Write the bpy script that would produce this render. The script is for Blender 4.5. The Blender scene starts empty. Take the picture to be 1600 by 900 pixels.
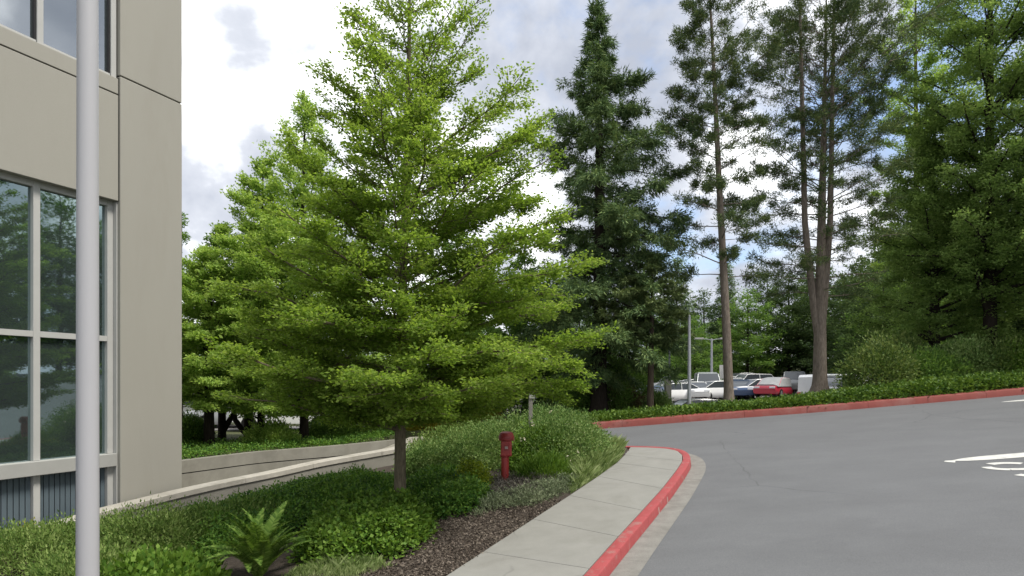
import bpy, bmesh, math, random
import numpy as np
from mathutils import Vector, Matrix
from mathutils.geometry import tessellate_polygon

S = bpy.context.scene
COL = S.collection
R = math.radians
rng = np.random.default_rng(7)
random.seed(7)

# ------------------------------------------------------------------ camera
F = 1000.0            # focal length in pixels of the 1600 px wide photograph
CX, HY = 800.0, 600.0 # principal column, horizon row
CAM_Z = 2.5
cd = bpy.data.cameras.new('camera')
cam = bpy.data.objects.new('camera', cd)
COL.objects.link(cam)
cam.location = (0, 0, CAM_Z)
cam.rotation_euler = (R(90), 0, 0)
cd.sensor_width = 36
cd.lens = F / 1600 * 36
cd.shift_y = (HY - 450) / 1600
cd.clip_start = 0.1
cd.clip_end = 3000
S.camera = cam

# ------------------------------------------------------------------ light
S.view_settings.view_transform = 'Standard'
S.view_settings.look = 'None'
S.view_settings.exposure = 1.36
S.view_settings.gamma = 1
SUN_EL, SUN_AZ = R(60), R(118)      # azimuth measured from +Y towards +X: high, from the right and a little behind
W = bpy.data.worlds.new('World')
S.world = W
W.use_nodes = True


def build_world():
    nt = W.node_tree
    nt.nodes.clear()
    N, L = nt.nodes.new, nt.links.new

    def math_(op, a, b=None, clamp=False):
        n = N('ShaderNodeMath'); n.operation = op; n.use_clamp = clamp
        for i, v in enumerate((a, b)):
            if v is None: continue
            if isinstance(v, (int, float)): n.inputs[i].default_value = v
            else: L(v, n.inputs[i])
        return n.outputs[0]
    out = N('ShaderNodeOutputWorld')
    sky = N('ShaderNodeTexSky'); sky.sky_type = 'NISHITA'; sky.sun_disc = False
    sky.sun_elevation = SUN_EL; sky.sun_rotation = SUN_AZ
    sky.air_density = 1.0; sky.dust_density = 0.6; sky.ozone_density = 2.0
    b1 = N('ShaderNodeBackground'); b1.inputs['Strength'].default_value = 0.1
    L(sky.outputs[0], b1.inputs['Color'])
    tc = N('ShaderNodeTexCoord')
    sx = N('ShaderNodeSeparateXYZ'); L(tc.outputs['Generated'], sx.inputs[0])
    zc = math_('ADD', math_('MAXIMUM', sx.outputs[2], 0.0), 0.75)
    cx = N('ShaderNodeCombineXYZ')
    L(math_('DIVIDE', sx.outputs[0], zc), cx.inputs[0]); L(math_('DIVIDE', sx.outputs[1], zc), cx.inputs[1])

    def noise(scale, detail, rough, off, dist=0.0):
        m = N('ShaderNodeMapping'); m.inputs['Location'].default_value = off
        L(cx.outputs[0], m.inputs[0])
        n = N('ShaderNodeTexNoise'); n.inputs['Scale'].default_value = scale
        n.inputs['Detail'].default_value = detail; n.inputs['Roughness'].default_value = rough
        n.inputs['Distortion'].default_value = dist
        L(m.outputs[0], n.inputs['Vector'])
        return n.outputs[0]

    def lobe(d, lo, hi):   # smooth 0..1 lobe round a direction
        v = Vector(d).normalized()
        dp = N('ShaderNodeVectorMath'); dp.operation = 'DOT_PRODUCT'
        nn = N('ShaderNodeVectorMath'); nn.operation = 'NORMALIZE'
        L(tc.outputs['Generated'], nn.inputs[0]); L(nn.outputs[0], dp.inputs[0])
        dp.inputs[1].default_value = v
        mr = N('ShaderNodeMapRange'); mr.interpolation_type = 'SMOOTHSTEP'
        mr.inputs['From Min'].default_value = lo; mr.inputs['From Max'].default_value = hi
        L(dp.outputs['Value'], mr.inputs['Value'])
        return mr.outputs[0]
    # cover: mostly cloud, thinner towards the blue gap up right
    cov = math_('ADD', noise(3.6, 8, .58, (3.1, 1.7, 0), .2), .235)
    gap = math_('MAXIMUM', lobe((.20, 1, .62), .965, .998), math_('MULTIPLY', lobe((.46, 1, .34), .93, .99), .9))
    cov = math_('SUBTRACT', cov, math_('MULTIPLY', gap, .17))
    mr = N('ShaderNodeMapRange'); mr.interpolation_type = 'SMOOTHSTEP'
    mr.inputs['From Min'].default_value = .45; mr.inputs['From Max'].default_value = .60; mr.inputs['To Min'].default_value = .3
    L(cov, mr.inputs['Value'])
    # brightness of the clouds: white tops, grey bellies
    br = math_('ADD', math_('MULTIPLY', noise(2.6, 6, .52, (0.35, 4.2, 0), .3), .62), math_('MULTIPLY', noise(6.0, 8, .55, (2.35, 1.2, 0), .2), .38))
    br = math_('ADD', br, math_('MULTIPLY', lobe((-.36, 1, .47), .86, .99), .03))
    rp = N('ShaderNodeValToRGB')
    e = rp.color_ramp.elements
    e[0].position = .44; e[0].color = (.215, .232, .272, 1)
    e[1].position = .575; e[1].color = (.72, .73, .74, 1)
    m_ = e.new(.505); m_.color = (.315, .33, .365, 1)
    L(br, rp.inputs[0])
    b2 = N('ShaderNodeBackground'); b2.inputs['Strength'].default_value = 1.0
    L(rp.outputs[0], b2.inputs['Color'])
    mx = N('ShaderNodeMixShader')
    L(mr.outputs[0], mx.inputs[0]); L(b1.outputs[0], mx.inputs[1]); L(b2.outputs[0], mx.inputs[2])
    L(mx.outputs[0], out.inputs['Surface'])


build_world()
sd = bpy.data.lights.new('sun', 'SUN')
sun = bpy.data.objects.new('sun', sd)
COL.objects.link(sun)
sd.energy = 2.0
sd.angle = R(16)
sd.color = (1.0, .95, .86)
sdir = Vector((math.sin(SUN_AZ) * math.cos(SUN_EL), math.cos(SUN_AZ) * math.cos(SUN_EL), math.sin(SUN_EL)))
sun.rotation_euler = sdir.to_track_quat('Z', 'Y').to_euler()
sun.location = (21, -11, 40)


# ------------------------------------------------------------------ places
SXP, SYP = .08, .0436          # the road climbs to the right and away


def P0(x, y):
    return SXP * np.minimum(x, 34) + SYP * np.minimum(y, 24)


def G(u, v, dz=0.0):           # the point of the sloping road plane (raised by dz) that the photo shows at (u, v)
    y = F * (CAM_Z - dz) / (v - (HY - SXP * (u - CX) - SYP * F))
    x = (u - CX) / F * y
    return np.array((x, y, SXP * x + SYP * y + dz))


def U(u, v, y):                # the point at depth y
    return np.array(((u - CX) / F * y, y, CAM_Z + (HY - v) / F * y))


def sstep(a, b, x):
    t = np.clip((x - a) / (b - a), 0, 1)
    return t * t * (3 - 2 * t)


def lot(x):                    # level of the car park behind
    return np.interp(x, [-40, -10, 3, 12, 22, 32, 60], [.1, .25, .8, .85, 1.35, 2.5, 3.0])


def gz(x, y):
    x = np.asarray(x, float); y = np.asarray(y, float)
    near = P0(x, y)
    t = sstep(24.5, 31, y)
    far = lot(x) - .28 * sstep(-2, 4, x) * sstep(24, 16, x) * (1 - np.clip((y - 31) / 22, 0, 1)) + np.clip(y - 31, 0, 40) * .012 + np.maximum(y - 75, 0) * .03
    left = sstep(-3.0, -7.0, x) * sstep(15, 18, y)
    near = near * (1 - left) + .42 * left
    return near * (1 - t) + far * t


def wob(x, y, s=1.0, k=0.0):   # cheap smooth noise about -1..1
    return (np.sin(1.7 * s * x + 1.3 + k) * np.cos(1.9 * s * y + .4 + 2 * k) + .6 * np.sin(3.9 * s * x + 2.7 * s * y + k)
            + .4 * np.cos(6.1 * s * x - 5.3 * s * y + 1.1 + k)) / 1.7


# ------------------------------------------------------------------ object helpers
def link(o, parent=None):
    COL.objects.link(o)
    if parent is not None: o.parent = parent
    return o


def tag(o, label=None, cat=None, group=None, kind=None):
    if label: o['label'] = label
    if cat: o['category'] = cat
    if group: o['group'] = group
    if kind: o['kind'] = kind
    return o


def empty(name, loc, label=None, cat=None, group=None, rz=0.0):
    o = bpy.data.objects.new(name, None)
    o.location = [float(c) for c in loc]
    o.rotation_euler = (0, 0, rz)
    o.empty_display_size = .2
    link(o)
    return tag(o, label, cat, group)


def copy_tree(o, parent=None):
    c = o.copy(); COL.objects.link(c)
    if parent is not None: c.parent = parent
    for ch in list(o.children): copy_tree(ch, c)
    return c


def mesh_obj(name, verts, faces, mat, parent=None, smooth=False):
    me = bpy.data.meshes.new(name)
    me.from_pydata([tuple(map(float, v)) for v in verts], [], faces)
    if smooth: me.polygons.foreach_set('use_smooth', [True] * len(me.polygons))
    if mat: me.materials.append(mat)
    me.update()
    return link(bpy.data.objects.new(name, me), parent)


def quads_obj(name, V, mat, parent=None, tri=False):
    """V: (n, 4, 3) or (n, 3, 3) array: one loose face each"""
    n, k = V.shape[0], V.shape[1]
    me = bpy.data.meshes.new(name)
    me.vertices.add(n * k)
    me.vertices.foreach_set('co', np.ascontiguousarray(V, np.float32).ravel())
    me.loops.add(n * k)
    me.loops.foreach_set('vertex_index', np.arange(n * k, dtype=np.int32))
    me.polygons.add(n)
    me.polygons.foreach_set('loop_start', np.arange(0, n * k, k, dtype=np.int32))
    me.update(calc_edges=True)
    me.materials.append(mat)
    return link(bpy.data.objects.new(name, me), parent)


class MB:
    """collects simple solids into one mesh"""
    def __init__(s): s.v, s.f = [], []

    def add(s, v, f):
        o = len(s.v); s.v += [tuple(map(float, p)) for p in v]; s.f += [tuple(i + o for i in q) for q in f]

    def box(s, x0, x1, y0, y1, z0, z1):
        s.add([(x0, y0, z0), (x1, y0, z0), (x1, y1, z0), (x0, y1, z0), (x0, y0, z1), (x1, y0, z1), (x1, y1, z1), (x0, y1, z1)],
              [(0, 3, 2, 1), (4, 5, 6, 7), (0, 1, 5, 4), (1, 2, 6, 5), (2, 3, 7, 6), (3, 0, 4, 7)])

    def tube(s, pts, rad, n=8, cap=True):
        pts = np.asarray(pts, float); m = len(pts)
        rad = np.broadcast_to(np.asarray(rad, float), (m,))
        T = np.gradient(pts, axis=0); T /= np.linalg.norm(T, axis=1)[:, None] + 1e-9
        ref = np.array((1, 0, 0.)) if abs(T[0][0]) < .8 else np.array((0, 1., 0))
        A = np.cross(T, ref); A /= np.linalg.norm(A, axis=1)[:, None] + 1e-9
        B = np.cross(T, A)
        an = np.arange(n) * 2 * math.pi / n
        V = pts[:, None] + rad[:, None, None] * (np.cos(an)[None, :, None] * A[:, None] + np.sin(an)[None, :, None] * B[:, None])
        f = [(i * n + j, i * n + (j + 1) % n, (i + 1) * n + (j + 1) % n, (i + 1) * n + j) for i in range(m - 1) for j in range(n)]
        if cap: f += [tuple(range(n))[::-1], tuple(range((m - 1) * n, m * n))]
        s.add(V.reshape(-1, 3), f)

    def lathe(s, prof, n=20, c=(0, 0, 0)):
        an = np.arange(n) * 2 * math.pi / n
        V = [(c[0] + r * math.cos(a), c[1] + r * math.sin(a), c[2] + z) for r, z in prof for a in an]
        m = len(prof)
        f = [(i * n + j, i * n + (j + 1) % n, (i + 1) * n + (j + 1) % n, (i + 1) * n + j) for i in range(m - 1) for j in range(n)]
        f += [tuple(range(n))[::-1], tuple(range((m - 1) * n, m * n))]
        s.add(V, f)

    def build(s, name, mat, parent=None, smooth=False, bevel=0.0):
        o = mesh_obj(name, s.v, s.f, mat, parent, smooth)
        if bevel:
            bm = bmesh.new(); bm.from_mesh(o.data)
            bmesh.ops.bevel(bm, geom=bm.edges[:], offset=bevel, segments=2, affect='EDGES', profile=.6)
            bm.to_mesh(o.data); bm.free()
        if smooth:
            bm = bmesh.new(); bm.from_mesh(o.data)
            for e in bm.edges:
                if len(e.link_faces) == 2 and e.calc_face_angle(0) > R(38): e.smooth = False
            bm.to_mesh(o.data); bm.free()
        return o


# ------------------------------------------------------------------ materials
def newmat(name):
    m = bpy.data.materials.new(name); m.use_nodes = True
    m.node_tree.nodes.clear()
    return m, m.node_tree.nodes.new, m.node_tree.links.new


def surf(name, col, rough=.8, var=.12, scale=6.0, bump=.2, bscale=60.0, spec=.3, metal=0.0, stain=None, stain_scale=.8, stain_amt=.5, stretch=None, speck=0.0, speck_scale=220, crack=0.0, crack_scale=.3, wear=(.5, .72)):
    """a surface with mottled colour, optional stains and fine relief"""
    m, N, L = newmat(name)
    col = tuple(c * .79 for c in col)
    if stain: stain = tuple(c * .79 for c in stain)
    out = N('ShaderNodeOutputMaterial'); p = N('ShaderNodeBsdfPrincipled')
    L(p.outputs[0], out.inputs[0])
    tc = N('ShaderNodeTexCoord')
    vec = tc.outputs['Object']
    if stretch:
        mp = N('ShaderNodeMapping'); mp.inputs['Scale'].default_value = stretch
        L(vec, mp.inputs[0]); vec = mp.outputs[0]
    n1 = N('ShaderNodeTexNoise'); n1.inputs['Scale'].default_value = scale; n1.inputs['Detail'].default_value = 7
    n1.inputs['Roughness'].default_value = .62
    L(vec, n1.inputs['Vector'])
    r = N('ShaderNodeValToRGB')
    e = r.color_ramp.elements
    e[0].position = .3; e[0].color = tuple(max(0, c * (1 - var)) for c in col) + (1,)
    e[1].position = .7; e[1].color = tuple(c * (1 + var) for c in col) + (1,)
    L(n1.outputs[0], r.inputs[0])
    cout = r.outputs[0]
    if stain:
        n3 = N('ShaderNodeTexNoise'); n3.inputs['Scale'].default_value = stain_scale; n3.inputs['Detail'].default_value = 9
        n3.inputs['Roughness'].default_value = .7; n3.inputs['Distortion'].default_value = .5
        L(vec, n3.inputs['Vector'])
        mr = N('ShaderNodeMapRange'); mr.inputs['From Min'].default_value = wear[0]; mr.inputs['From Max'].default_value = wear[1]
        mr.inputs['To Max'].default_value = stain_amt
        L(n3.outputs[0], mr.inputs['Value'])
        mx = N('ShaderNodeMix'); mx.data_type = 'RGBA'
        L(mr.outputs[0], mx.inputs['Factor']); L(cout, mx.inputs[6]); mx.inputs[7].default_value = tuple(stain) + (1,)
        cout = mx.outputs[2]
    if speck:      # aggregate grain
        n4 = N('ShaderNodeTexNoise'); n4.inputs['Scale'].default_value = speck_scale; n4.inputs['Detail'].default_value = 2
        L(tc.outputs['Object'], n4.inputs['Vector'])
        m4 = N('ShaderNodeMapRange'); m4.inputs['From Min'].default_value = .25; m4.inputs['From Max'].default_value = .75
        m4.inputs['To Min'].default_value = 1 - speck; m4.inputs['To Max'].default_value = 1 + speck
        L(n4.outputs[0], m4.inputs['Value'])
        vm = N('ShaderNodeVectorMath'); vm.operation = 'SCALE'
        L(cout, vm.inputs[0]); L(m4.outputs[0], vm.inputs['Scale']); cout = vm.outputs[0]
    if crack:      # fine wandering cracks
        nd = N('ShaderNodeTexNoise'); nd.inputs['Scale'].default_value = 1.5; nd.inputs['Detail'].default_value = 6
        L(tc.outputs['Object'], nd.inputs['Vector'])
        mxv = N('ShaderNodeMix'); mxv.data_type = 'VECTOR'; mxv.inputs['Factor'].default_value = .25
        L(tc.outputs['Object'], mxv.inputs[4]); L(nd.outputs['Color'], mxv.inputs[5])
        vo = N('ShaderNodeTexVoronoi'); vo.feature = 'DISTANCE_TO_EDGE'; vo.inputs['Scale'].default_value = crack_scale
        L(mxv.outputs[1], vo.inputs['Vector'])
        m5 = N('ShaderNodeMapRange'); m5.inputs['From Max'].default_value = .004 * crack_scale / .3 * 1.2
        m5.inputs['To Min'].default_value = crack; m5.inputs['To Max'].default_value = 0
        L(vo.outputs['Distance'], m5.inputs['Value'])
        gt = N('ShaderNodeTexNoise'); gt.inputs['Scale'].default_value = .45; L(tc.outputs['Object'], gt.inputs['Vector'])
        m6 = N('ShaderNodeMapRange'); m6.inputs['From Min'].default_value = .46; m6.inputs['From Max'].default_value = .56
        L(gt.outputs[0], m6.inputs['Value'])
        ml = N('ShaderNodeMath'); ml.operation = 'MULTIPLY'; L(m5.outputs[0], ml.inputs[0]); L(m6.outputs[0], ml.inputs[1])
        mc = N('ShaderNodeMix'); mc.data_type = 'RGBA'
        L(ml.outputs[0], mc.inputs['Factor']); L(cout, mc.inputs[6]); mc.inputs[7].default_value = (.035, .035, .036, 1)
        cout = mc.outputs[2]
    L(cout, p.inputs['Base Color'])
    p.inputs['Roughness'].default_value = rough
    p.inputs['Specular IOR Level'].default_value = spec
    p.inputs['Metallic'].default_value = metal
    if bump:
        n2 = N('ShaderNodeTexNoise'); n2.inputs['Scale'].default_value = bscale; n2.inputs['Detail'].default_value = 5
        L(vec, n2.inputs['Vector'])
        b = N('ShaderNodeBump'); b.inputs['Strength'].default_value = bump; b.inputs['Distance'].default_value = .02
        L(n2.outputs[0], b.inputs['Height']); L(b.outputs[0], p.inputs['Normal'])
    return m


def leafmat(name, c_dark, c_mid, c_light, trans=.35, gloss=.05, clump=.35, cscale=.7):
    m, N, L = newmat(name)
    out = N('ShaderNodeOutputMaterial')
    g = N('ShaderNodeNewGeometry')
    r = N('ShaderNodeValToRGB')
    e = r.color_ramp.elements
    e[0].position = 0; e[0].color = tuple(c_dark) + (1,)
    e[1].position = 1; e[1].color = tuple(c_light) + (1,)
    k = e.new(.5); k.color = tuple(c_mid) + (1,)
    tc = N('ShaderNodeTexCoord')
    n1 = N('ShaderNodeTexNoise'); n1.inputs['Scale'].default_value = cscale; n1.inputs['Detail'].default_value = 3
    L(tc.outputs['Object'], n1.inputs['Vector'])
    mm = N('ShaderNodeMath'); mm.operation = 'MULTIPLY_ADD'
    L(n1.outputs[0], mm.inputs[0]); mm.inputs[1].default_value = 2.2 * clump; mm.inputs[2].default_value = -1.1 * clump
    ad = N('ShaderNodeMath'); ad.operation = 'ADD'; ad.use_clamp = True
    L(g.outputs['Random Per Island'], ad.inputs[0]); L(mm.outputs[0], ad.inputs[1])
    L(ad.outputs[0], r.inputs[0])
    p = N('ShaderNodeBsdfPrincipled'); p.inputs['Roughness'].default_value = .55
    p.inputs['Specular IOR Level'].default_value = gloss * 2
    L(r.outputs[0], p.inputs['Base Color'])
    t = N('ShaderNodeBsdfTranslucent')
    hs = N('ShaderNodeHueSaturation'); hs.inputs['Hue'].default_value = .49; hs.inputs['Saturation'].default_value = 1.1; hs.inputs['Value'].default_value = 1.25
    L(r.outputs[0], hs.inputs['Color']); L(hs.outputs[0], t.inputs['Color'])
    mx = N('ShaderNodeMixShader'); mx.inputs[0].default_value = trans
    L(p.outputs[0], mx.inputs[1]); L(t.outputs[0], mx.inputs[2]); L(mx.outputs[0], out.inputs[0])
    return m


M = {}
M['asphalt'] = surf('asphalt', (.155, .160, .168), .85, .08, 1.2, .35, 160, .25, stain=(.128, .131, .138), stain_scale=.35, stain_amt=.65, stretch=(.6, 1.3, 1), speck=.16, speck_scale=70, crack=.45, crack_scale=.22)
M['concrete'] = surf('sidewalk_concrete', (.285, .282, .262), .85, .07, 3.0, .12, 130, .2, stain=(.225, .22, .198), stain_scale=1.3, stain_amt=.6, speck=.06, speck_scale=110, crack=.35, crack_scale=.35)
M['gutter'] = surf('gutter_concrete', (.25, .243, .225), .9, .14, 5.0, .3, 90, .2, stain=(.16, .15, .135), stain_scale=2.0, stain_amt=.7, speck=.12, speck_scale=80)
M['joint'] = surf('joint_dirt', (.07, .065, .055), .95, .3, 20, .3, 80, .1)
M['red_paint'] = surf('red_kerb_paint', (.36, .07, .073), .6, .10, 5, .15, 70, .3, stain=(.33, .20, .18), stain_scale=5.5, stain_amt=.75, wear=(.55, .66), speck=.07, speck_scale=60)
M['red_paint_old'] = surf('worn_red_paint', (.235, .06, .05), .75, .12, 3, .2, 60, .25, stain=(.30, .16, .14), stain_scale=.8, stain_amt=.7)
M['old_white'] = surf('worn_white_paint', (.46, .36, .33), .8, .2, 12, .2, 60, .2)
M['wall_concrete'] = surf('retaining_wall_concrete', (.27, .26, .225), .9, .13, 2.0, .25, 60, .2, stain=(.17, .16, .13), stain_scale=1.1, stain_amt=.6)
M['coping'] = surf('coping_concrete', (.46, .435, .38), .9, .12, 4.0, .25, 60, .2, stain=(.25, .235, .19), stain_scale=1.8, stain_amt=.6)
M['ramp'] = surf('ramp_concrete', (.36, .34, .29), .9, .1, 2, .2, 60, .2, stain=(.24, .22, .19), stain_scale=.8)
M['stucco'] = surf('beige_stucco', (.385, .372, .328), .9, .035, .7, .1, 220, .15, stain=(.345, .328, .285), stain_scale=1.2, stain_amt=.55, stretch=(1, 1, .22), speck=.03, speck_scale=90)
M['seam'] = surf('dark_seam', (.045, .043, .04), .9, .1, 10, 0, 10, .1)
M['white_frame'] = surf('white_window_frame', (.50, .50, .48), .5, .04, 3, .03, 60, .35)
M['sill_grey'] = surf('pale_grey_sill', (.40, .40, .38), .6, .04, 3, .05, 60, .3)
M['dark_frame'] = surf('dark_gasket', (.02, .02, .022), .6, .1, 5, 0, 10, .3)
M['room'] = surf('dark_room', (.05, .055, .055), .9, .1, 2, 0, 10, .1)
M['rib'] = surf('blue_grey_ribbed_panel', (.115, .15, .175), .45, .12, 3, .05, 40, .4, stretch=(1, 1, .3))
M['pole'] = surf('pale_grey_pole_paint', (.47, .47, .49), .45, .03, 2, .02, 100, .35, stain=(.36, .36, .38), stain_scale=.7, stain_amt=.4, stretch=(1, 1, .15))
M['galv'] = surf('galvanised_steel', (.42, .43, .46), .5, .1, 6, .05, 60, .4, metal=.3)
M['mulch'] = surf('bark_mulch', (.075, .062, .052), .95, .35, 14, .8, 50, .1, stain=(.115, .10, .088), stain_scale=3, stain_amt=.6)
M['chip'] = leafmat('bark_chip', (.035, .028, .023), (.09, .072, .058), (.20, .17, .14), 0, .02, .2)
M['soil'] = surf('rough_grass_ground', (.085, .095, .045), .95, .35, 3, .5, 20, .1, stain=(.12, .105, .075), stain_scale=.3)
M['lot'] = surf('car_park_asphalt', (.20, .19, .185), .9, .15, 1.0, .2, 60, .2, stain=(.27, .23, .21), stain_scale=.15)
M['fdc_red'] = surf('red_hydrant_paint', (.43, .05, .045), .42, .12, 10, .08, 60, .4, stain=(.33, .05, .045), stain_scale=5, stain_amt=.5)
M['fdc_dark'] = surf('dark_red_cap_paint', (.31, .035, .035), .45, .15, 12, .1, 60, .4)
M['brass'] = surf('dull_brass', (.45, .33, .15), .4, .1, 8, .05, 60, .4, metal=.8)
M['wood'] = surf('grey_weathered_wood', (.33, .31, .285), .9, .25, 8, .4, 60, .1, stretch=(4, 4, .5))
M['white_line'] = surf('white_road_paint', (.66, .66, .63), .75, .07, 6, .15, 120, .25, stain=(.34, .34, .34), stain_scale=4.5, stain_amt=.75)
M['bark'] = surf('brown_bark', (.105, .082, .062), .95, .45, 9, 1.0, 30, .1, stretch=(3, 3, .5))
M['bark_light'] = surf('smooth_grey_green_bark', (.20, .17, .115), .9, .42, 12, .9, 45, .1, stretch=(3, 3, .6))
M['bark_dark'] = surf('dark_bark', (.035, .028, .023), .95, .4, 9, .8, 30, .1, stretch=(3, 3, .5))
M['bark_pine'] = surf('grey_brown_pine_bark', (.235, .195, .160), .95, .4, 8, 1.0, 25, .1, stretch=(3, 3, .6))

M['leaf_front'] = leafmat('fresh_green_leaf', (.135, .225, .036), (.195, .30, .052), (.265, .36, .085), 0.58, .04, .5, .9)
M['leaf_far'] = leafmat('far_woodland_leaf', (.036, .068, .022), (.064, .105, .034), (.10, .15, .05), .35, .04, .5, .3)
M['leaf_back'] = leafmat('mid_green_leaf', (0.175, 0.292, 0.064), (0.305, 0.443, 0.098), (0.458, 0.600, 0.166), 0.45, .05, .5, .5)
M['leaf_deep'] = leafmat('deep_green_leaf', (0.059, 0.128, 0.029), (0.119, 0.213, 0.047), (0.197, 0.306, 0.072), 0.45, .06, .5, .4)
M['leaf_right'] = leafmat('woodland_green_leaf', (.110, .185, .048), (.185, .285, .075), (.27, .37, .115), .48, .04, .5, .35)
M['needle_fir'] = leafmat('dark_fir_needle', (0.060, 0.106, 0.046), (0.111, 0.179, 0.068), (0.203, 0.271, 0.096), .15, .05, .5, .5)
M['needle_pine'] = leafmat('blue_green_pine_needle', (0.045, 0.079, 0.032), (0.084, 0.129, 0.048), (0.158, 0.193, 0.061), .15, .05, .5, .4)
M['needle_olive'] = leafmat('olive_pine_needle', (0.070, 0.107, 0.044), (0.121, 0.171, 0.062), (0.195, 0.239, 0.088), .15, .05, .4, .5)
M['leaf_juniper'] = leafmat('juniper_green_leaf', (0.062, 0.117, 0.025), (0.138, 0.214, 0.048), (0.248, 0.317, 0.103), .25, .05, .55, 1.6)
M['leaf_cover'] = leafmat('ground_cover_leaf', (0.039, 0.106, 0.021), (0.097, 0.207, 0.030), (0.186, 0.307, 0.053), .25, .1, .5, 1.5)
M['leaf_salal'] = leafmat('bright_round_leaf', (0.056, 0.124, 0.017), (0.111, 0.205, 0.027), (0.180, 0.280, 0.048), .3, .1, .45, 2.0)
M['leaf_lime'] = leafmat('lime_green_leaf', (0.100, 0.160, 0.015), (0.200, 0.270, 0.025), (0.320, 0.370, 0.050), .35, .08, .4, 2.0)
M['leaf_hedge'] = leafmat('hedge_leaf', (0.072, 0.143, 0.037), (0.157, 0.250, 0.069), (0.274, 0.352, 0.131), .28, .06, .5, 1.3)
M['leaf_grey'] = leafmat('silver_green_leaf', (0.086, 0.115, 0.063), (0.178, 0.218, 0.121), (0.299, 0.333, 0.207), .25, .05, .4, 2.0)
M['leaf_heather'] = leafmat('grey_brown_twig_leaf', (.06, .052, .045), (.115, .105, .09), (.20, .19, .16), .15, .03, .4, 2.0)
M['leaf_rhodo'] = leafmat('rhododendron_leaf', (0.061, 0.115, 0.027), (0.128, 0.193, 0.046), (0.236, 0.284, 0.088), .25, .1, .5, .9)
M['leaf_brown'] = leafmat('brown_hedge_leaf', (0.072, 0.062, 0.029), (0.138, 0.118, 0.054), (0.204, 0.174, 0.084), .2, .04, .5, 1.3)
M['leaf_ivy'] = leafmat('ivy_leaf', (0.035, 0.083, 0.015), (0.085, 0.156, 0.025), (0.156, 0.237, 0.045), .25, .1, .45, .9)
M['leaf_yellow'] = leafmat('yellow_green_leaf', (.16, .16, .02), (.28, .27, .035), (.40, .37, .06), .35, .05, .4, 2.0)
M['grass'] = leafmat('pale_grass_blade', (0.125, 0.188, 0.056), (0.237, 0.312, 0.112), (0.375, 0.438, 0.200), .35, .05, .5, 2.0)
M['fern'] = leafmat('fern_green', (0.053, 0.108, 0.018), (0.105, 0.182, 0.031), (0.187, 0.270, 0.066), .35, .06, .35, 3.0)
M['flower'] = leafmat('cream_flower', (.55, .5, .35), (.66, .6, .46), (.75, .7, .58), .3, .02, .2)


def glassmat(name='tinted_window_glass', refl=.36, tint=(.58, .74, .75, 1), trans=(.45, .55, .58, 1), film=.16):
    m, N, L = newmat(name)
    out = N('ShaderNodeOutputMaterial')
    gl = N('ShaderNodeBsdfGlossy'); gl.inputs['Roughness'].default_value = .02; gl.inputs['Color'].default_value = tint
    tr = N('ShaderNodeBsdfTransparent'); tr.inputs['Color'].default_value = trans
    tc = N('ShaderNodeTexCoord'); n = N('ShaderNodeTexNoise'); n.inputs['Scale'].default_value = .9; n.inputs['Detail'].default_value = 1
    L(tc.outputs['Object'], n.inputs['Vector'])
    b = N('ShaderNodeBump'); b.inputs['Strength'].default_value = .06; b.inputs['Distance'].default_value = .05
    L(n.outputs[0], b.inputs['Height']); L(b.outputs[0], gl.inputs['Normal'])
    fr = N('ShaderNodeFresnel'); fr.inputs['IOR'].default_value = 1.9
    ad = N('ShaderNodeMath'); ad.operation = 'ADD'; ad.inputs[1].default_value = refl; ad.use_clamp = True
    L(fr.outputs[0], ad.inputs[0])
    mx = N('ShaderNodeMixShader'); L(ad.outputs[0], mx.inputs[0]); L(tr.outputs[0], mx.inputs[1]); L(gl.outputs[0], mx.inputs[2])
    df = N('ShaderNodeBsdfDiffuse'); df.inputs['Color'].default_value = (.13, .17, .17, 1)
    m2 = N('ShaderNodeMixShader'); m2.inputs[0].default_value = film; L(mx.outputs[0], m2.inputs[1]); L(df.outputs[0], m2.inputs[2])
    L(m2.outputs[0], out.inputs[0])
    return m


M['glass'] = glassmat()
M['glass_sky'] = glassmat('upper_window_glass', .42, (.86, .90, .94, 1))


def carpaint(name, col, metal=0.0):
    m, N, L = newmat(name)
    out = N('ShaderNodeOutputMaterial'); p = N('ShaderNodeBsdfPrincipled'); L(p.outputs[0], out.inputs[0])
    tc = N('ShaderNodeTexCoord'); n = N('ShaderNodeTexNoise'); n.inputs['Scale'].default_value = 3
    L(tc.outputs['Object'], n.inputs['Vector'])
    r = N('ShaderNodeValToRGB')
    r.color_ramp.elements[0].color = tuple(c * .93 for c in col) + (1,); r.color_ramp.elements[1].color = tuple(min(1, c * 1.05) for c in col) + (1,)
    L(n.outputs[0], r.inputs[0]); L(r.outputs[0], p.inputs['Base Color'])
    p.inputs['Roughness'].default_value = .3; p.inputs['Metallic'].default_value = metal
    p.inputs['Coat Weight'].default_value = .6; p.inputs['Coat Roughness'].default_value = .05
    return m


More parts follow.
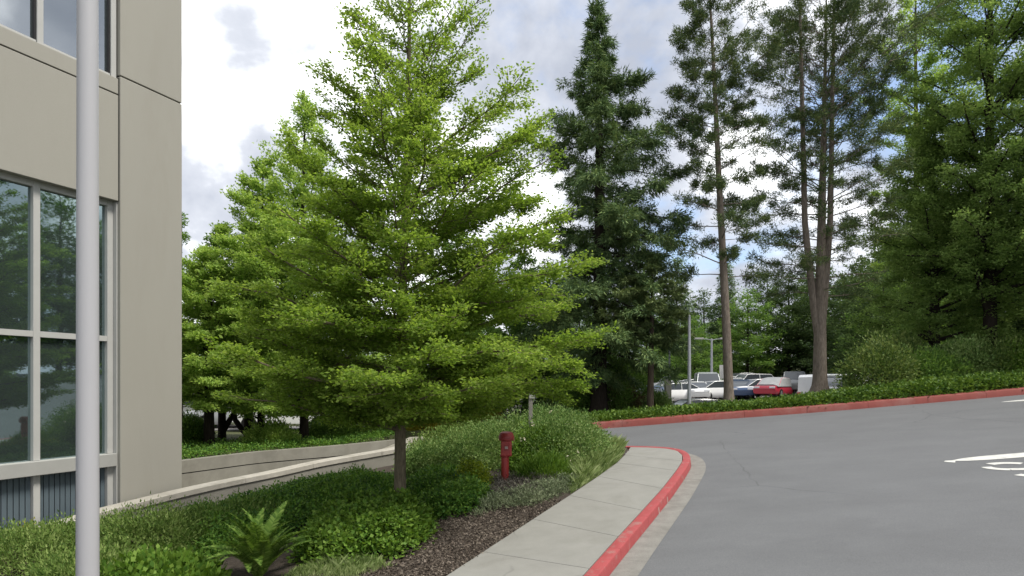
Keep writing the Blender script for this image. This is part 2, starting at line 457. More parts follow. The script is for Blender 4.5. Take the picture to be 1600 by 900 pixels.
PAINT = {'white': carpaint('white_car_paint', (.80, .80, .80)), 'silver': carpaint('silver_car_paint', (.50, .52, .54), .4),
         'grey': carpaint('grey_car_paint', (.24, .25, .26), .2), 'black': carpaint('black_car_paint', (.015, .016, .02)),
         'red': carpaint('red_car_paint', (.42, .025, .05)), 'blue': carpaint('blue_car_paint', (.06, .10, .20), .2),
         'rose': carpaint('faded_rose_car_paint', (.40, .14, .18))}
M['car_glass'] = carpaint('dark_car_glass', (.035, .042, .05), .1)
M['tyre'] = surf('tyre_rubber', (.018, .018, .018), .9, .1, 10, 0, 10, .2)
M['rim'] = surf('alloy_rim', (.45, .45, .46), .4, .05, 5, 0, 10, .4, metal=.7)
M['lamp'] = surf('headlamp_lens', (.75, .77, .8), .15, .03, 5, 0, 10, .5)
M['tail'] = surf('tail_lamp_red', (.45, .02, .02), .25, .05, 5, 0, 10, .5)
M['cover_cloth'] = surf('grey_car_cover', (.30, .31, .32), .8, .12, 3, .3, 12, .2)


# ------------------------------------------------------------------ ground, road, sidewalk
def polyline(pts, n):
    pts = np.asarray(pts, float)
    d = np.r_[0, np.cumsum(np.linalg.norm(np.diff(pts[:, :2], axis=0), axis=1))]
    t = np.linspace(0, d[-1], n)
    return np.stack([np.interp(t, d, pts[:, k]) for k in range(pts.shape[1])], 1)


def smooth_line(pts, n, it=3):
    p = polyline(pts, n)
    for _ in range(it): p[1:-1] = .25 * p[:-2] + .5 * p[1:-1] + .25 * p[2:]
    return p


def inside(px, py, poly):
    poly = np.asarray(poly); r = np.zeros(len(px), bool)
    x0, y0 = poly[-1][:2]
    for q in poly:
        x1, y1 = q[:2]
        c = ((y1 > py) != (y0 > py)) & (px < (x0 - x1) * (py - y1) / (y0 - y1 + 1e-12) + x1)
        r ^= c; x0, y0 = x1, y1
    return r


def edge_dist(px, py, poly):
    poly = np.asarray(poly)[:, :2]; d = np.full(len(px), 1e9)
    for a, b in zip(poly, np.roll(poly, -1, 0)):
        ab = b - a; t = np.clip(((px - a[0]) * ab[0] + (py - a[1]) * ab[1]) / (ab @ ab + 1e-12), 0, 1)
        d = np.minimum(d, np.hypot(px - a[0] - t * ab[0], py - a[1] - t * ab[1]))
    return d


KH = .14
# paired points of the sidewalk's two edges (bed side, kerb side), on the sidewalk's own plane
pairs = [((755, 862), (920, 888)), ((833, 811), (965, 838)), ((890, 774), (1003, 797)), ((935, 744), (1034, 763)),
         ((964, 723), (1056, 735)), ((976, 711), (1066, 720))]
SL = [G(*a, KH) for a, b in pairs]
SR = [G(*b, KH) for a, b in pairs]
dl = (SL[0] - SL[1]); dr = (SR[0] - SR[1])
dl /= np.linalg.norm(dl); dr /= np.linalg.norm(dr)
PL = [SL[0] + dl * k for k in (9.3, 7.75, 6.2, 4.65, 3.1, 1.55)] + SL
PR = [SR[0] + dr * k for k in (9.3, 7.75, 6.2, 4.65, 3.1, 1.55)] + SR
END_R = [G(1066, 711, KH), G(1058, 704, KH), G(1040, 700.5, KH), G(1012, 699, KH), G(985, 698.5, KH)]   # rounded end, kerb side
END_L = [G(982, 703, KH)]

# walls of the ramp
WL = [(-60, 866, 9.55), (0, 849, 10.0), (75, 825, 10.65), (155, 799, 11.4), (220, 783, 12.15), (284, 767, 12.9), (350, 752.5, 13.75), (430, 737, 14.6), (500, 721, 15.6),
      (555, 711.5, 16.3), (611, 702, 17.0), (670, 690, 18.5), (715, 681, 20.0)]
WALL = np.array([U(*q) for q in WL])
d0 = WALL[0] - WALL[1]
WALL = np.vstack([WALL[0] + d0 * 4, WALL])
FW = [(284, 721, 17.0), (340, 713, 17.9), (400, 705, 19.0), (460, 699.5, 19.8), (520, 694.5, 20.6), (580, 690, 21.8), (640, 686, 23.2)]
FWALL = np.array([U(*q) for q in FW])
FWALL[:, 2] = np.linspace(.46, .52, len(FWALL))
FWALL = np.vstack([FWALL[0] + (FWALL[0] - FWALL[1]) * 2.2, FWALL])
RAMP_POLY = np.vstack([WALL[2:, :2], FWALL[::-1, :2]])

FAR = [G(*q) for q in ((880, 675), (915, 671.5), (1000, 665.5), (1100, 657), (1200, 650), (1300, 642.5), (1400, 634), (1500, 625.5), (1600, 616.5))]
FAR = [FAR[0] + (FAR[0] - FAR[1]) / np.linalg.norm(FAR[0] - FAR[1]) * k for k in (4, 2)] + FAR + \
      [FAR[-1] + (FAR[-1] - FAR[-2]) / np.linalg.norm(FAR[-1] - FAR[-2]) * k for k in (4, 9, 14)]
FAR = smooth_line(FAR, 60)


def road_z(x, y): return SXP * x + SYP * y


def build_ground():
    xs = np.r_[np.arange(-400, -60, 40), np.arange(-60, -16, 4), np.arange(-16, 20, .6), np.arange(20, 60, 3), np.arange(60, 460, 40)]
    ys = np.r_[np.arange(-300, -20, 40), np.arange(-20, 2, 3), np.arange(2, 32, .6), np.arange(32, 120, 4), np.arange(120, 900, 60)]
    X, Y = np.meshgrid(xs, ys)
    Z = gz(X, Y)
    x, y = X.ravel(), Y.ravel(); z = Z.ravel().copy()
    # below the road, the bed and the sidewalk; sunk under the ramp
    low = (y < np.interp(x, FAR[:, 0], FAR[:, 1]) + .1) & (y < 23)
    z[low] -= .35
    ins = inside(x, y, RAMP_POLY) | (edge_dist(x, y, RAMP_POLY) < .75)
    z[ins] = -2.2
    bld = (x < -5.5) & (y < 15.2 + (x + 8) * -.3) & (y > -30)
    z[bld & ~(y < 3)] = np.minimum(z[bld & ~(y < 3)], -2.2)
    nx, ny = len(xs), len(ys)
    f = [(j * nx + i, j * nx + i + 1, (j + 1) * nx + i + 1, (j + 1) * nx + i) for j in range(ny - 1) for i in range(nx - 1)]
    o = mesh_obj('ground', np.stack([x, y, z], 1), f, M['soil'], None, True)
    tag(o, 'rough grassy ground under the trees beyond the road', kind='structure')
    # car park surface
    xs = np.arange(-45, 50, 2.5); ys = np.arange(31, 92, 2.5)
    X, Y = np.meshgrid(xs, ys); Z = gz(X, Y) + .03
    nx, ny = len(xs), len(ys)
    f = [(j * nx + i, j * nx + i + 1, (j + 1) * nx + i + 1, (j + 1) * nx + i) for j in range(ny - 1) for i in range(nx - 1)]
    o = mesh_obj('car_park', np.stack([X.ravel(), Y.ravel(), Z.ravel()], 1), f, M['lot'], None, True)
    tag(o, 'grey asphalt car park beyond the ivy bank', kind='structure')


def flat_poly(name, pts, mat, label, kind='structure', parent=None):
    tri = tessellate_polygon([[Vector(p) for p in pts]])
    o = mesh_obj(name, pts, [tuple(t) for t in tri], mat, parent)
    # face up
    if o.data.polygons and o.data.polygons[0].normal.z < 0: o.data.flip_normals()
    return tag(o, label, kind=kind)


def ribbon(name, A, B, mat, parent=None, dz=0.0, smooth=True):
    A = np.array(A, float); B = np.array(B, float); A[:, 2] += dz; B[:, 2] += dz
    n = len(A); v = np.vstack([A, B])
    return mesh_obj(name, v, [(i, i + 1, n + i + 1, n + i) for i in range(n - 1)], mat, parent, smooth)


def offset_line(P, d):       # to the left of travel (2-D), keeps z following the road plane
    P = np.asarray(P, float); T = np.gradient(P[:, :2], axis=0); T /= np.linalg.norm(T, axis=1)[:, None]
    Q = P.copy(); Q[:, 0] += -T[:, 1] * d; Q[:, 1] += T[:, 0] * d
    Q[:, 2] += SXP * (Q[:, 0] - P[:, 0]) + SYP * (Q[:, 1] - P[:, 1])
    return Q


def section_sweep(mb, P, sec):
    """sweep an open profile: sec = list of (offset to the right, height)"""
    n = len(P); k = len(sec)
    rows = [offset_line(P, -d) + np.array((0, 0, h)) for d, h in sec]
    V = np.stack(rows, 1).reshape(-1, 3)
    mb.add(V, [tuple(range(k))[::-1], tuple(range((n - 1) * k, n * k))] + [(i * k + j, i * k + j + 1, (i + 1) * k + j + 1, (i + 1) * k + j) for i in range(n - 1) for j in range(k - 1)])


def build_road():
    pts = [p for p in FAR]
    pts = [np.array((p[0], p[1], road_z(p[0], p[1]))) for p in pts]
    xr = pts[-1][0]
    for x, y in ((xr + 2, 10), (xr + 2, -12), (-4, -12), (-4, 12), (-1.4, 18.6)):
        pts.append(np.array((x, y, road_z(x, y))))
    flat_poly('road', pts, M['asphalt'], 'grey asphalt road curving round the sidewalk')
    # kerb line of the near sidewalk (inner edge of the kerb top)
    inner = np.array(PR + END_R + [G(950, 698, KH), G(900, 697.5, KH), G(850, 697, KH), G(800, 697, KH)])
    K = smooth_line(inner, 150, 4)
    kerb = tag(bpy.data.objects.new('kerb', None), 'red painted kerb along the near sidewalk', kind='structure')
    link(kerb)
    base = K.copy(); base[:, 2] -= KH
    # in stretches with thin joints
    cuts = np.linspace(0, 149, 16).astype(int)
    for a, b in zip(cuts[:-1], cuts[1:]):
        seg = base[a:b + 1].copy()
        if len(seg) < 2: continue
        t0 = seg[1] - seg[0]; seg[0] += t0 / np.linalg.norm(t0) * .004
        mb = MB()
        section_sweep(mb, seg, [(.012, -.1), (.012, KH - .003), (.018, KH + .002), (.146, KH + .002), (.156, KH - .004), (.161, KH - .014), (.178, -.05)])
        o = mb.build('kerb_stone', M['red_paint'], kerb, True)
    # gutter pan
    gut = tag(link(bpy.data.objects.new('gutter', None)), 'stained concrete gutter strip beside the red kerb', kind='structure')
    wid = np.interp(np.arange(150), [0, 70, 95, 105, 115, 125, 149], [.30, .30, .30, .30, .26, .2, .2])
    inner_g = offset_line(base, -.175); outer = base.copy()
    T = np.gradient(base[:, :2], axis=0); T /= np.linalg.norm(T, axis=1)[:, None]
    outer[:, 0] += T[:, 1] * (.175 + wid); outer[:, 1] -= T[:, 0] * (.175 + wid)
    outer[:, 2] = road_z(outer[:, 0], outer[:, 1]); inner_g[:, 2] = road_z(inner_g[:, 0], inner_g[:, 1])
    for a, b in zip(cuts[:-1], cuts[1:]):
        A = inner_g[a:b + 1].copy(); B = outer[a:b + 1].copy()
        for q in (A, B):
            t0 = q[1] - q[0]; q[0] += t0 / np.linalg.norm(t0) * .006
        ribbon('gutter_slab', A, B, M['gutter'], gut, .006)
    # worn white stencil box on the kerb face
    i0 = int(np.argmin(np.linalg.norm(base[:, :2] - G(1045, 795)[:2], axis=1)))
    lines = MB()
    t = base[i0 + 1] - base[i0]; t /= np.linalg.norm(t); nrm = np.array((t[1], -t[0], 0)); nrm /= np.linalg.norm(nrm)
    c = base[i0]

    def bar(s0, s1, h0, h1):
        q = []
        for s_, h in ((s0, h0), (s1, h0), (s1, h1), (s0, h1)):
            off = np.interp(h, [-.05, KH - .014], [.178, .161]) + .003
            q.append(c + t * s_ + nrm * off + np.array((0, 0, h)))
        lines.add(q, [(0, 1, 2, 3)])
    bar(-.36, -.31, .0, .105); bar(.30, .35, .0, .105); bar(-.36, .35, .0, .016)
    mk = lines.build('stencil_mark', M['old_white'])
    tag(mk, 'worn white stencilled frame on the red kerb face', 'marking')
    # sidewalk slabs
    walk = tag(link(bpy.data.objects.new('sidewalk', None)), 'pale concrete sidewalk beside the planting bed', kind='structure')
    n = len(PL)
    for i in range(n - 1):
        a, b, c2, d = PL[i], PL[i + 1], PR[i + 1], PR[i]
        e1 = (b - a) / np.linalg.norm(b - a) * .005; e2 = (c2 - d) / np.linalg.norm(c2 - d) * .005
        q = [a + e1, d + e2, c2 - e2, b - e1]
        slab(q, walk)
    tip = [PL[-1], PR[-1]] + END_R + END_L
    slab([p + (np.array(tip).mean(0) - p) * .004 for p in tip], walk)
    under = [p - np.array((0, 0, .022)) for p in PL] + [p - np.array((0, 0, .022)) for p in ([END_L[0]] + END_R[::-1] + PR[::-1])]
    o = flat_poly('joint_bed', under, M['joint'], None, None, walk)
    for k_ in ('label',):
        if k_ in o: del o[k_]
    # far kerb: red
    fk = tag(link(bpy.data.objects.new('far_kerb', None)), 'long worn red kerb on the far side of the road', kind='structure')
    FK = polyline(FAR[int(np.argmin(np.abs(FAR[:, 0] - 2.1))):], 60)
    cuts = np.linspace(0, 59, 16).astype(int)
    for a, b in zip(cuts[:-1], cuts[1:]):
        seg = FK[a:b + 1].copy(); seg[:, 2] = road_z(seg[:, 0], seg[:, 1])
        t0 = seg[1] - seg[0]; seg[0] += t0 / np.linalg.norm(t0) * .008
        mb = MB(); section_sweep(mb, seg, [(.03, -.06), (.0, .17), (-.02, .195), (-.045, .205), (-.30, .21), (-.30, -.06)])
        o = mb.build('kerb_stone', M['red_paint_old'], fk, True)


def slab(q, parent):
    q = [np.array(p) for p in q]; n = len(q); c = sum(q) / n
    top = [p + (c - p) * .004 for p in q]
    v = [p - np.array((0, 0, .11)) for p in q] + [p - np.array((0, 0, .004)) for p in q] + top
    f = [(j, (j + 1) % n, n + (j + 1) % n, n + j) for j in range(n)] + [(n + j, n + (j + 1) % n, 2 * n + (j + 1) % n, 2 * n + j) for j in range(n)]
    f += [tuple(range(2 * n, 3 * n))]
    o = mesh_obj('slab', v, f, M['concrete'], parent)
    bm = bmesh.new(); bm.from_mesh(o.data); bmesh.ops.recalc_face_normals(bm, faces=bm.faces); bm.to_mesh(o.data); bm.free()
    if o.data.polygons[-1].normal.z < 0: o.data.flip_normals()
    return o


def strip(mb, pts, w, z=.006):
    """a flat painted stroke on the road along 2-D pts"""
    pts = np.asarray(pts, float); T = np.gradient(pts, axis=0); T /= np.linalg.norm(T, axis=1)[:, None]
    w = np.broadcast_to(np.asarray(w, float), (len(pts),))
    A = pts + np.stack([-T[:, 1], T[:, 0]], 1) * w[:, None] / 2; B = pts - np.stack([-T[:, 1], T[:, 0]], 1) * w[:, None] / 2
    n = len(pts); V = np.vstack([A, B]); V = np.c_[V, road_z(V[:, 0], V[:, 1]) + z]
    mb.add(V, [(n + i, n + i + 1, i + 1, i) for i in range(n - 1)])


def arc(cx, cy, rx, ry, a0, a1, n=9):
    a = np.radians(np.linspace(a0, a1, n)); return np.stack([cx + rx * np.cos(a), cy + ry * np.sin(a)], 1)


def build_markings():
    mb = MB()
    pts = np.stack([np.linspace(7.86, 15, 30), np.linspace(11.42, 11.5, 30)], 1)
    w = np.full(30, .36); w[0] = .05; w[1] = .24; w[2] = .32
    strip(mb, pts, w)
    strip(mb, [(7.70, 11.40), (7.78, 11.36), (7.88, 11.42)], [.05, .22, .06])
    tag(mb.build('stop_line', M['white_line']), 'worn white stop line above the painted letter on the road', 'road marking')
    mb = MB(); strip(mb, np.stack([np.linspace(14.35, 24, 20), np.linspace(18.75, 18.9, 20)], 1), np.r_[.06, np.full(19, .30)])
    tag(mb.build('edge_line', M['white_line']), 'thin white road line near the far red kerb', 'road marking')
    root = empty('stop_lettering', (0, 0, 0), 'white stencilled road letters S and T below the stop line', 'road marking')
    x0, y0, w, h, s = 7.88, 9.78, .80, 1.2, .155

    def letter(strokes):
        mb = MB()
        for q in strokes: strip(mb, q, s if not isinstance(q, tuple) else s)
        mb.build('letter', M['white_line'], root)
    xm = x0 + w / 2
    # S: stencil strokes with small gaps between them
    letter([arc(xm, y0 + h * .74, w * .42, h * .23, 165, 240, 7), arc(xm, y0 + h * .76, w * .40, h * .20, 20, 115, 8),
            [(x0 + w * .30, y0 + h * .545), (x0 + w * .52, y0 + h * .5), (x0 + w * .72, y0 + h * .455)],
            arc(xm, y0 + h * .27, w * .42, h * .22, -75, 20, 8), arc(xm, y0 + h * .25, w * .42, h * .21, 185, 262, 7)])
    x1 = x0 + w + .22; xm = x1 + w / 2
    letter([[(x1, y0 + h * .93), (x1 + w * .42, y0 + h * .93)], [(x1 + w * .56, y0 + h * .93), (x1 + w, y0 + h * .93)], [(xm, y0 + h * .78), (xm, y0)]])


# polygon of the planting bed
BED = np.array([tuple(p[:2]) for p in PL] + [tuple(END_L[0][:2])] + [tuple(G(u_, v_, KH)[:2]) for u_, v_ in ((960, 699), (900, 698.5), (850, 698), (800, 698))]
               + [(-1.7, 19.6)] + [tuple(p[:2]) for p in WALL[::-1]] + [(-7.5, 1.5)])


def bed_z(x, y):
    """surface of the planting bed: level with the sidewalk, dipping a little to the low wall"""
    x = np.asarray(x, float); y = np.asarray(y, float)
    d = edge_dist(x.ravel(), y.ravel(), np.vstack([WALL[:, :2], WALL[::-1, :2]])).reshape(x.shape)
    e = edge_dist(x.ravel(), y.ravel(), np.array([p[:2] for p in PL] + [p[:2] for p in PL[::-1]])).reshape(x.shape)
    return SXP * x + SYP * y + KH - .03 + .05 * sstep(0, 1.0, e) - .30 * sstep(1.9, .3, d) * sstep(9, 12, y) + .012 * wob(x, y, 2.4)


def build_bed():
    st = .14
    xs = np.arange(-14, 6, st); ys = np.arange(-4, 21, st)
    X, Y = np.meshgrid(xs, ys); x, y = X.ravel(), Y.ravel()
    keep = inside(x, y, BED) | (edge_dist(x, y, BED) < .12)
    z = bed_z(x, y)
    nx = len(xs); ny = len(ys); K = keep.reshape(ny, nx)
    f = [(j * nx + i, j * nx + i + 1, (j + 1) * nx + i + 1, (j + 1) * nx + i) for j in range(ny - 1) for i in range(nx - 1)
         if K[j, i] and K[j, i + 1] and K[j + 1, i] and K[j + 1, i + 1]]
    used = np.unique(np.array(f)); mp = -np.ones(nx * ny, int); mp[used] = np.arange(len(used))
    o = mesh_obj('planting_bed', np.stack([x, y, z], 1)[used], [tuple(mp[list(q)]) for q in f], M['mulch'], None, True)
    tag(o, 'dark bark mulch bed between sidewalk and low wall', kind='structure')


def build_walls():
    # low front wall with a paler coping
    Wd = smooth_line(WALL, 60, 2)
    root = empty('low_wall', Wd[20], 'low concrete wall with pale coping in front of the building', 'wall')
    inv = -np.array(root.location)
    mb = MB(); n = len(Wd)
    A = offset2(Wd, -.03); B = offset2(Wd, .25)
    top = -.115
    bot = -1.9
    V = np.concatenate([A + (0, 0, bot), A + (0, 0, top), B + (0, 0, top), B + (0, 0, bot)]) + inv
    mb.add(V, [(k * n + i, k * n + i + 1, (k + 1) * n + i + 1, (k + 1) * n + i) for k in range(3) for i in range(n - 1)] + [(n - 1, 2 * n - 1, 3 * n - 1, 4 * n - 1)])
    mb.build('wall_face', M['wall_concrete'], root)
    cuts = np.linspace(0, n - 1, 9).astype(int)
    for a, b in zip(cuts[:-1], cuts[1:]):
        seg = Wd[a:b + 1].copy(); t0 = seg[1] - seg[0]; seg[0] = seg[0] + t0 / np.linalg.norm(t0) * .006
        A = offset2(seg, -.06); B = offset2(seg, .27); m = len(seg)
        mb = MB(); V = np.concatenate([A + (0, 0, top + .002), A + (0, 0, -.012), A * .94 + B * .06 + (0, 0, 0), B + (0, 0, 0), B + (0, 0, top + .002)]) + inv
        mb.add(V, [(k * m + i, k * m + i + 1, (k + 1) * m + i + 1, (k + 1) * m + i) for k in range(4) for i in range(m - 1)]
               + [(0, m, 2 * m, 3 * m, 4 * m)[::-1], (m - 1, 2 * m - 1, 3 * m - 1, 4 * m - 1, 5 * m - 1)])
        mb.build('coping_stone', M['coping'], root)
    # far wall of the ramp, two courses with an open dark joint
    Fd = smooth_line(FWALL, 40, 1)
    root = empty('ramp_wall', Fd[10], 'grey concrete wall with a dark seam across the sunken ramp', 'wall')
    inv = -np.array(root.location); n = len(Fd)

    def course(name, z0, z1, off, mat):
        A = offset2(Fd, -off); B = offset2(Fd, .25); mb = MB()
        V = np.concatenate([A + (0, 0, z0), A + (0, 0, z1), B + (0, 0, z1), B + (0, 0, z0)]) + inv
        mb.add(V, [(k * n + i, k * n + i + 1, (k + 1) * n + i + 1, (k + 1) * n + i) for k in range(3) for i in range(n - 1)] + [(n - 1, 2 * n - 1, 3 * n - 1, 4 * n - 1)])
        mb.build(name, mat, root)
    course('parapet', -.33, 0, .0, M['wall_concrete']); course('seam', -.36, -.331, -.04, M['seam']); course('wall_face', -3, -.361, .01, M['wall_concrete'])
    # ramp floor
    A = smooth_line(WALL[3:], 40, 1); B = smooth_line(FWALL, 40, 1)
    A = offset2(A, .2); B = offset2(B, -.02)
    zl = np.interp(np.arange(40), [0, 18, 28, 34, 39], [-1.5, -1.3, -.45, .25, .58])
    A[:, 2] = zl; B[:, 2] = zl
    A2 = np.vstack([A, (-1.2, 20.5, road_z(-1.2, 20.5) + .008)]); B2 = np.vstack([B, (-2.6, 23.6, .6)])
    o = ribbon('ramp', A2, B2, M['ramp'])
    tag(o, 'concrete ramp sinking between the two walls', kind='structure')


def offset2(P, d):
    P = np.asarray(P, float); T = np.gradient(P[:, :2], axis=0); T /= np.linalg.norm(T, axis=1)[:, None]
    Q = P.copy(); Q[:, 0] += -T[:, 1] * d; Q[:, 1] += T[:, 0] * d
    return Q


# ------------------------------------------------------------------ building
def build_building():
    b = empty('office_building', (-6.91, 13.4, 0), 'beige office building with tall white framed windows', 'building', rz=math.atan2(.9153, .4027))

    def part(name, mat, x0, x1, y0, y1, z0, z1, parent=b, bevel=0.0):
        mb = MB(); mb.box(x0, x1, y0, y1, z0, z1); return mb.build(name, mat, parent, False, bevel)
    X1 = -14.06
    # corner pier: two tall panels, seam between
    part('wall_panel', M['stucco'], -1.34, 0, 0, .62, -2.2, 8.352, bevel=.012)
    part('wall_panel', M['stucco'], -1.34, 0, 0, .62, 8.378, 14.2, bevel=.012)
    part('seam', M['seam'], -1.32, -.02, .03, .6, 8.34, 8.39)
    # spandrel in two panels
    part('wall_panel', M['stucco'], X1, -1.36, .03, .5, 5.98, 7.985, bevel=.008)
    part('wall_panel', M['stucco'], X1, -1.36, .03, .5, 8.01, 8.30, bevel=.008)
    part('seam', M['seam'], X1 + .1, -1.33, .055, .48, 7.9, 8.1)
    part('seam', M['seam'], -1.362, -1.338, .035, .45, 6.0, 8.32)
    part('wall_panel', M['stucco'], X1, -1.36, .03, .5, 10.9, 14.2)
    # core and end walls
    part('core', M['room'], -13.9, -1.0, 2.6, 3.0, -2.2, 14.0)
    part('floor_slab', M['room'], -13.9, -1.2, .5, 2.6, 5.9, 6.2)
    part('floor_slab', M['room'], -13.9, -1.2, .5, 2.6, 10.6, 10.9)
    part('roof', M['stucco'], X1, 0, .63, 16, 14.0, 14.2)
    part('end_wall', M['stucco'], -.5, -.005, .63, 16, -2.2, 14.0)
    part('back_wall', M['stucco'], X1, 0, 16.0, 16.3, -2.2, 14.2)
    part('end_wall', M['stucco'], X1 - .4, X1 - .005, 0, 16, -2.2, 14.2)
    # storefront: mullions, transom, panes
    yb = .22
    xs = [-1.42] + [-2.71 - 1.29 * k for k in range(0, 9)]
    mw = .055
    for i, x in enumerate(xs):
        w = mw
        part('mullion', M['white_frame'], x - w, x + w, yb - .05, yb + .09, 1.182, 5.978, bevel=.006)
        part('mullion', M['white_frame'], x - w, x + w, yb - .05, yb + .09, -2.2, .938, bevel=.006)
        part('mullion', M['white_frame'], x - .05, x + .05, yb - .15, yb, 8.301, 10.9, bevel=.006)
        part('gasket', M['dark_frame'], x - .05 - .03, x - .052, yb - .12, yb - .02, 8.36, 10.9)
    part('window_jamb', M['white_frame'], -1.362, -1.341, yb - .14, yb + .1, -2.2, 5.975)
    for a, c in zip(xs[:-1], xs[1:]):
        x0, x1 = c + mw, a - mw
        part('transom', M['white_frame'], x0, x1, yb - .04, yb + .08, 3.31, 3.41)
        part('transom', M['white_frame'], x0, x1, yb - .04, yb + .08, 5.88, 5.979)
        part('transom', M['white_frame'], x0 + .005, x1 - .005, yb - .13, yb, 8.301, 8.36)
        for z0, z1, y in ((1.18, 3.31, yb + .03), (3.41, 5.88, yb + .03)):
            part('window_pane', M['glass'], x0, x1, y, y + .012, z0, z1)
        part('window_pane', M['glass_sky'], x0, x1, yb - .06, yb - .048, 8.36, 10.9)
        # ribbed blue grey panel below the sill
        n = 13; w = (x1 - x0) / n
        for k in range(n):
            part('panel_rib', M['rib'], x0 + k * w + .008, x0 + (k + 1) * w - .008, yb + .02, yb + .05, -2.2, .938)
        part('rib_backing', M['room'], x0, x1, yb + .045, yb + .06, -2.2, .937)
    part('sill_band', M['sill_grey'], X1, -1.365, yb - .16, yb + .06, .94, 1.18, bevel=.01)


# ------------------------------------------------------------------ plants
def unit(a):
    return a / (np.linalg.norm(a, axis=-1, keepdims=True) + 1e-9)


def leaves(P, A, Nn, ln, wd, fold=0.0, tri=True):
    """quads: rhombic leaves at P along A with face normal near Nn"""
    A = unit(A); Sd = unit(np.cross(A, Nn))
    Nn = np.cross(Sd, A)
    ln = ln[:, None]; wd = wd[:, None]
    if tri:
        q = P + A * ln * .22
        return np.stack([q + Sd * wd * .5, q - Sd * wd * .5 - Nn * fold * wd, P + A * ln], 1)
    m = P + A * ln * .45
    return np.stack([P, m + Sd * wd * .5 - Nn * fold * wd, P + A * ln, m - Sd * wd * .5 - Nn * fold * wd], 1)


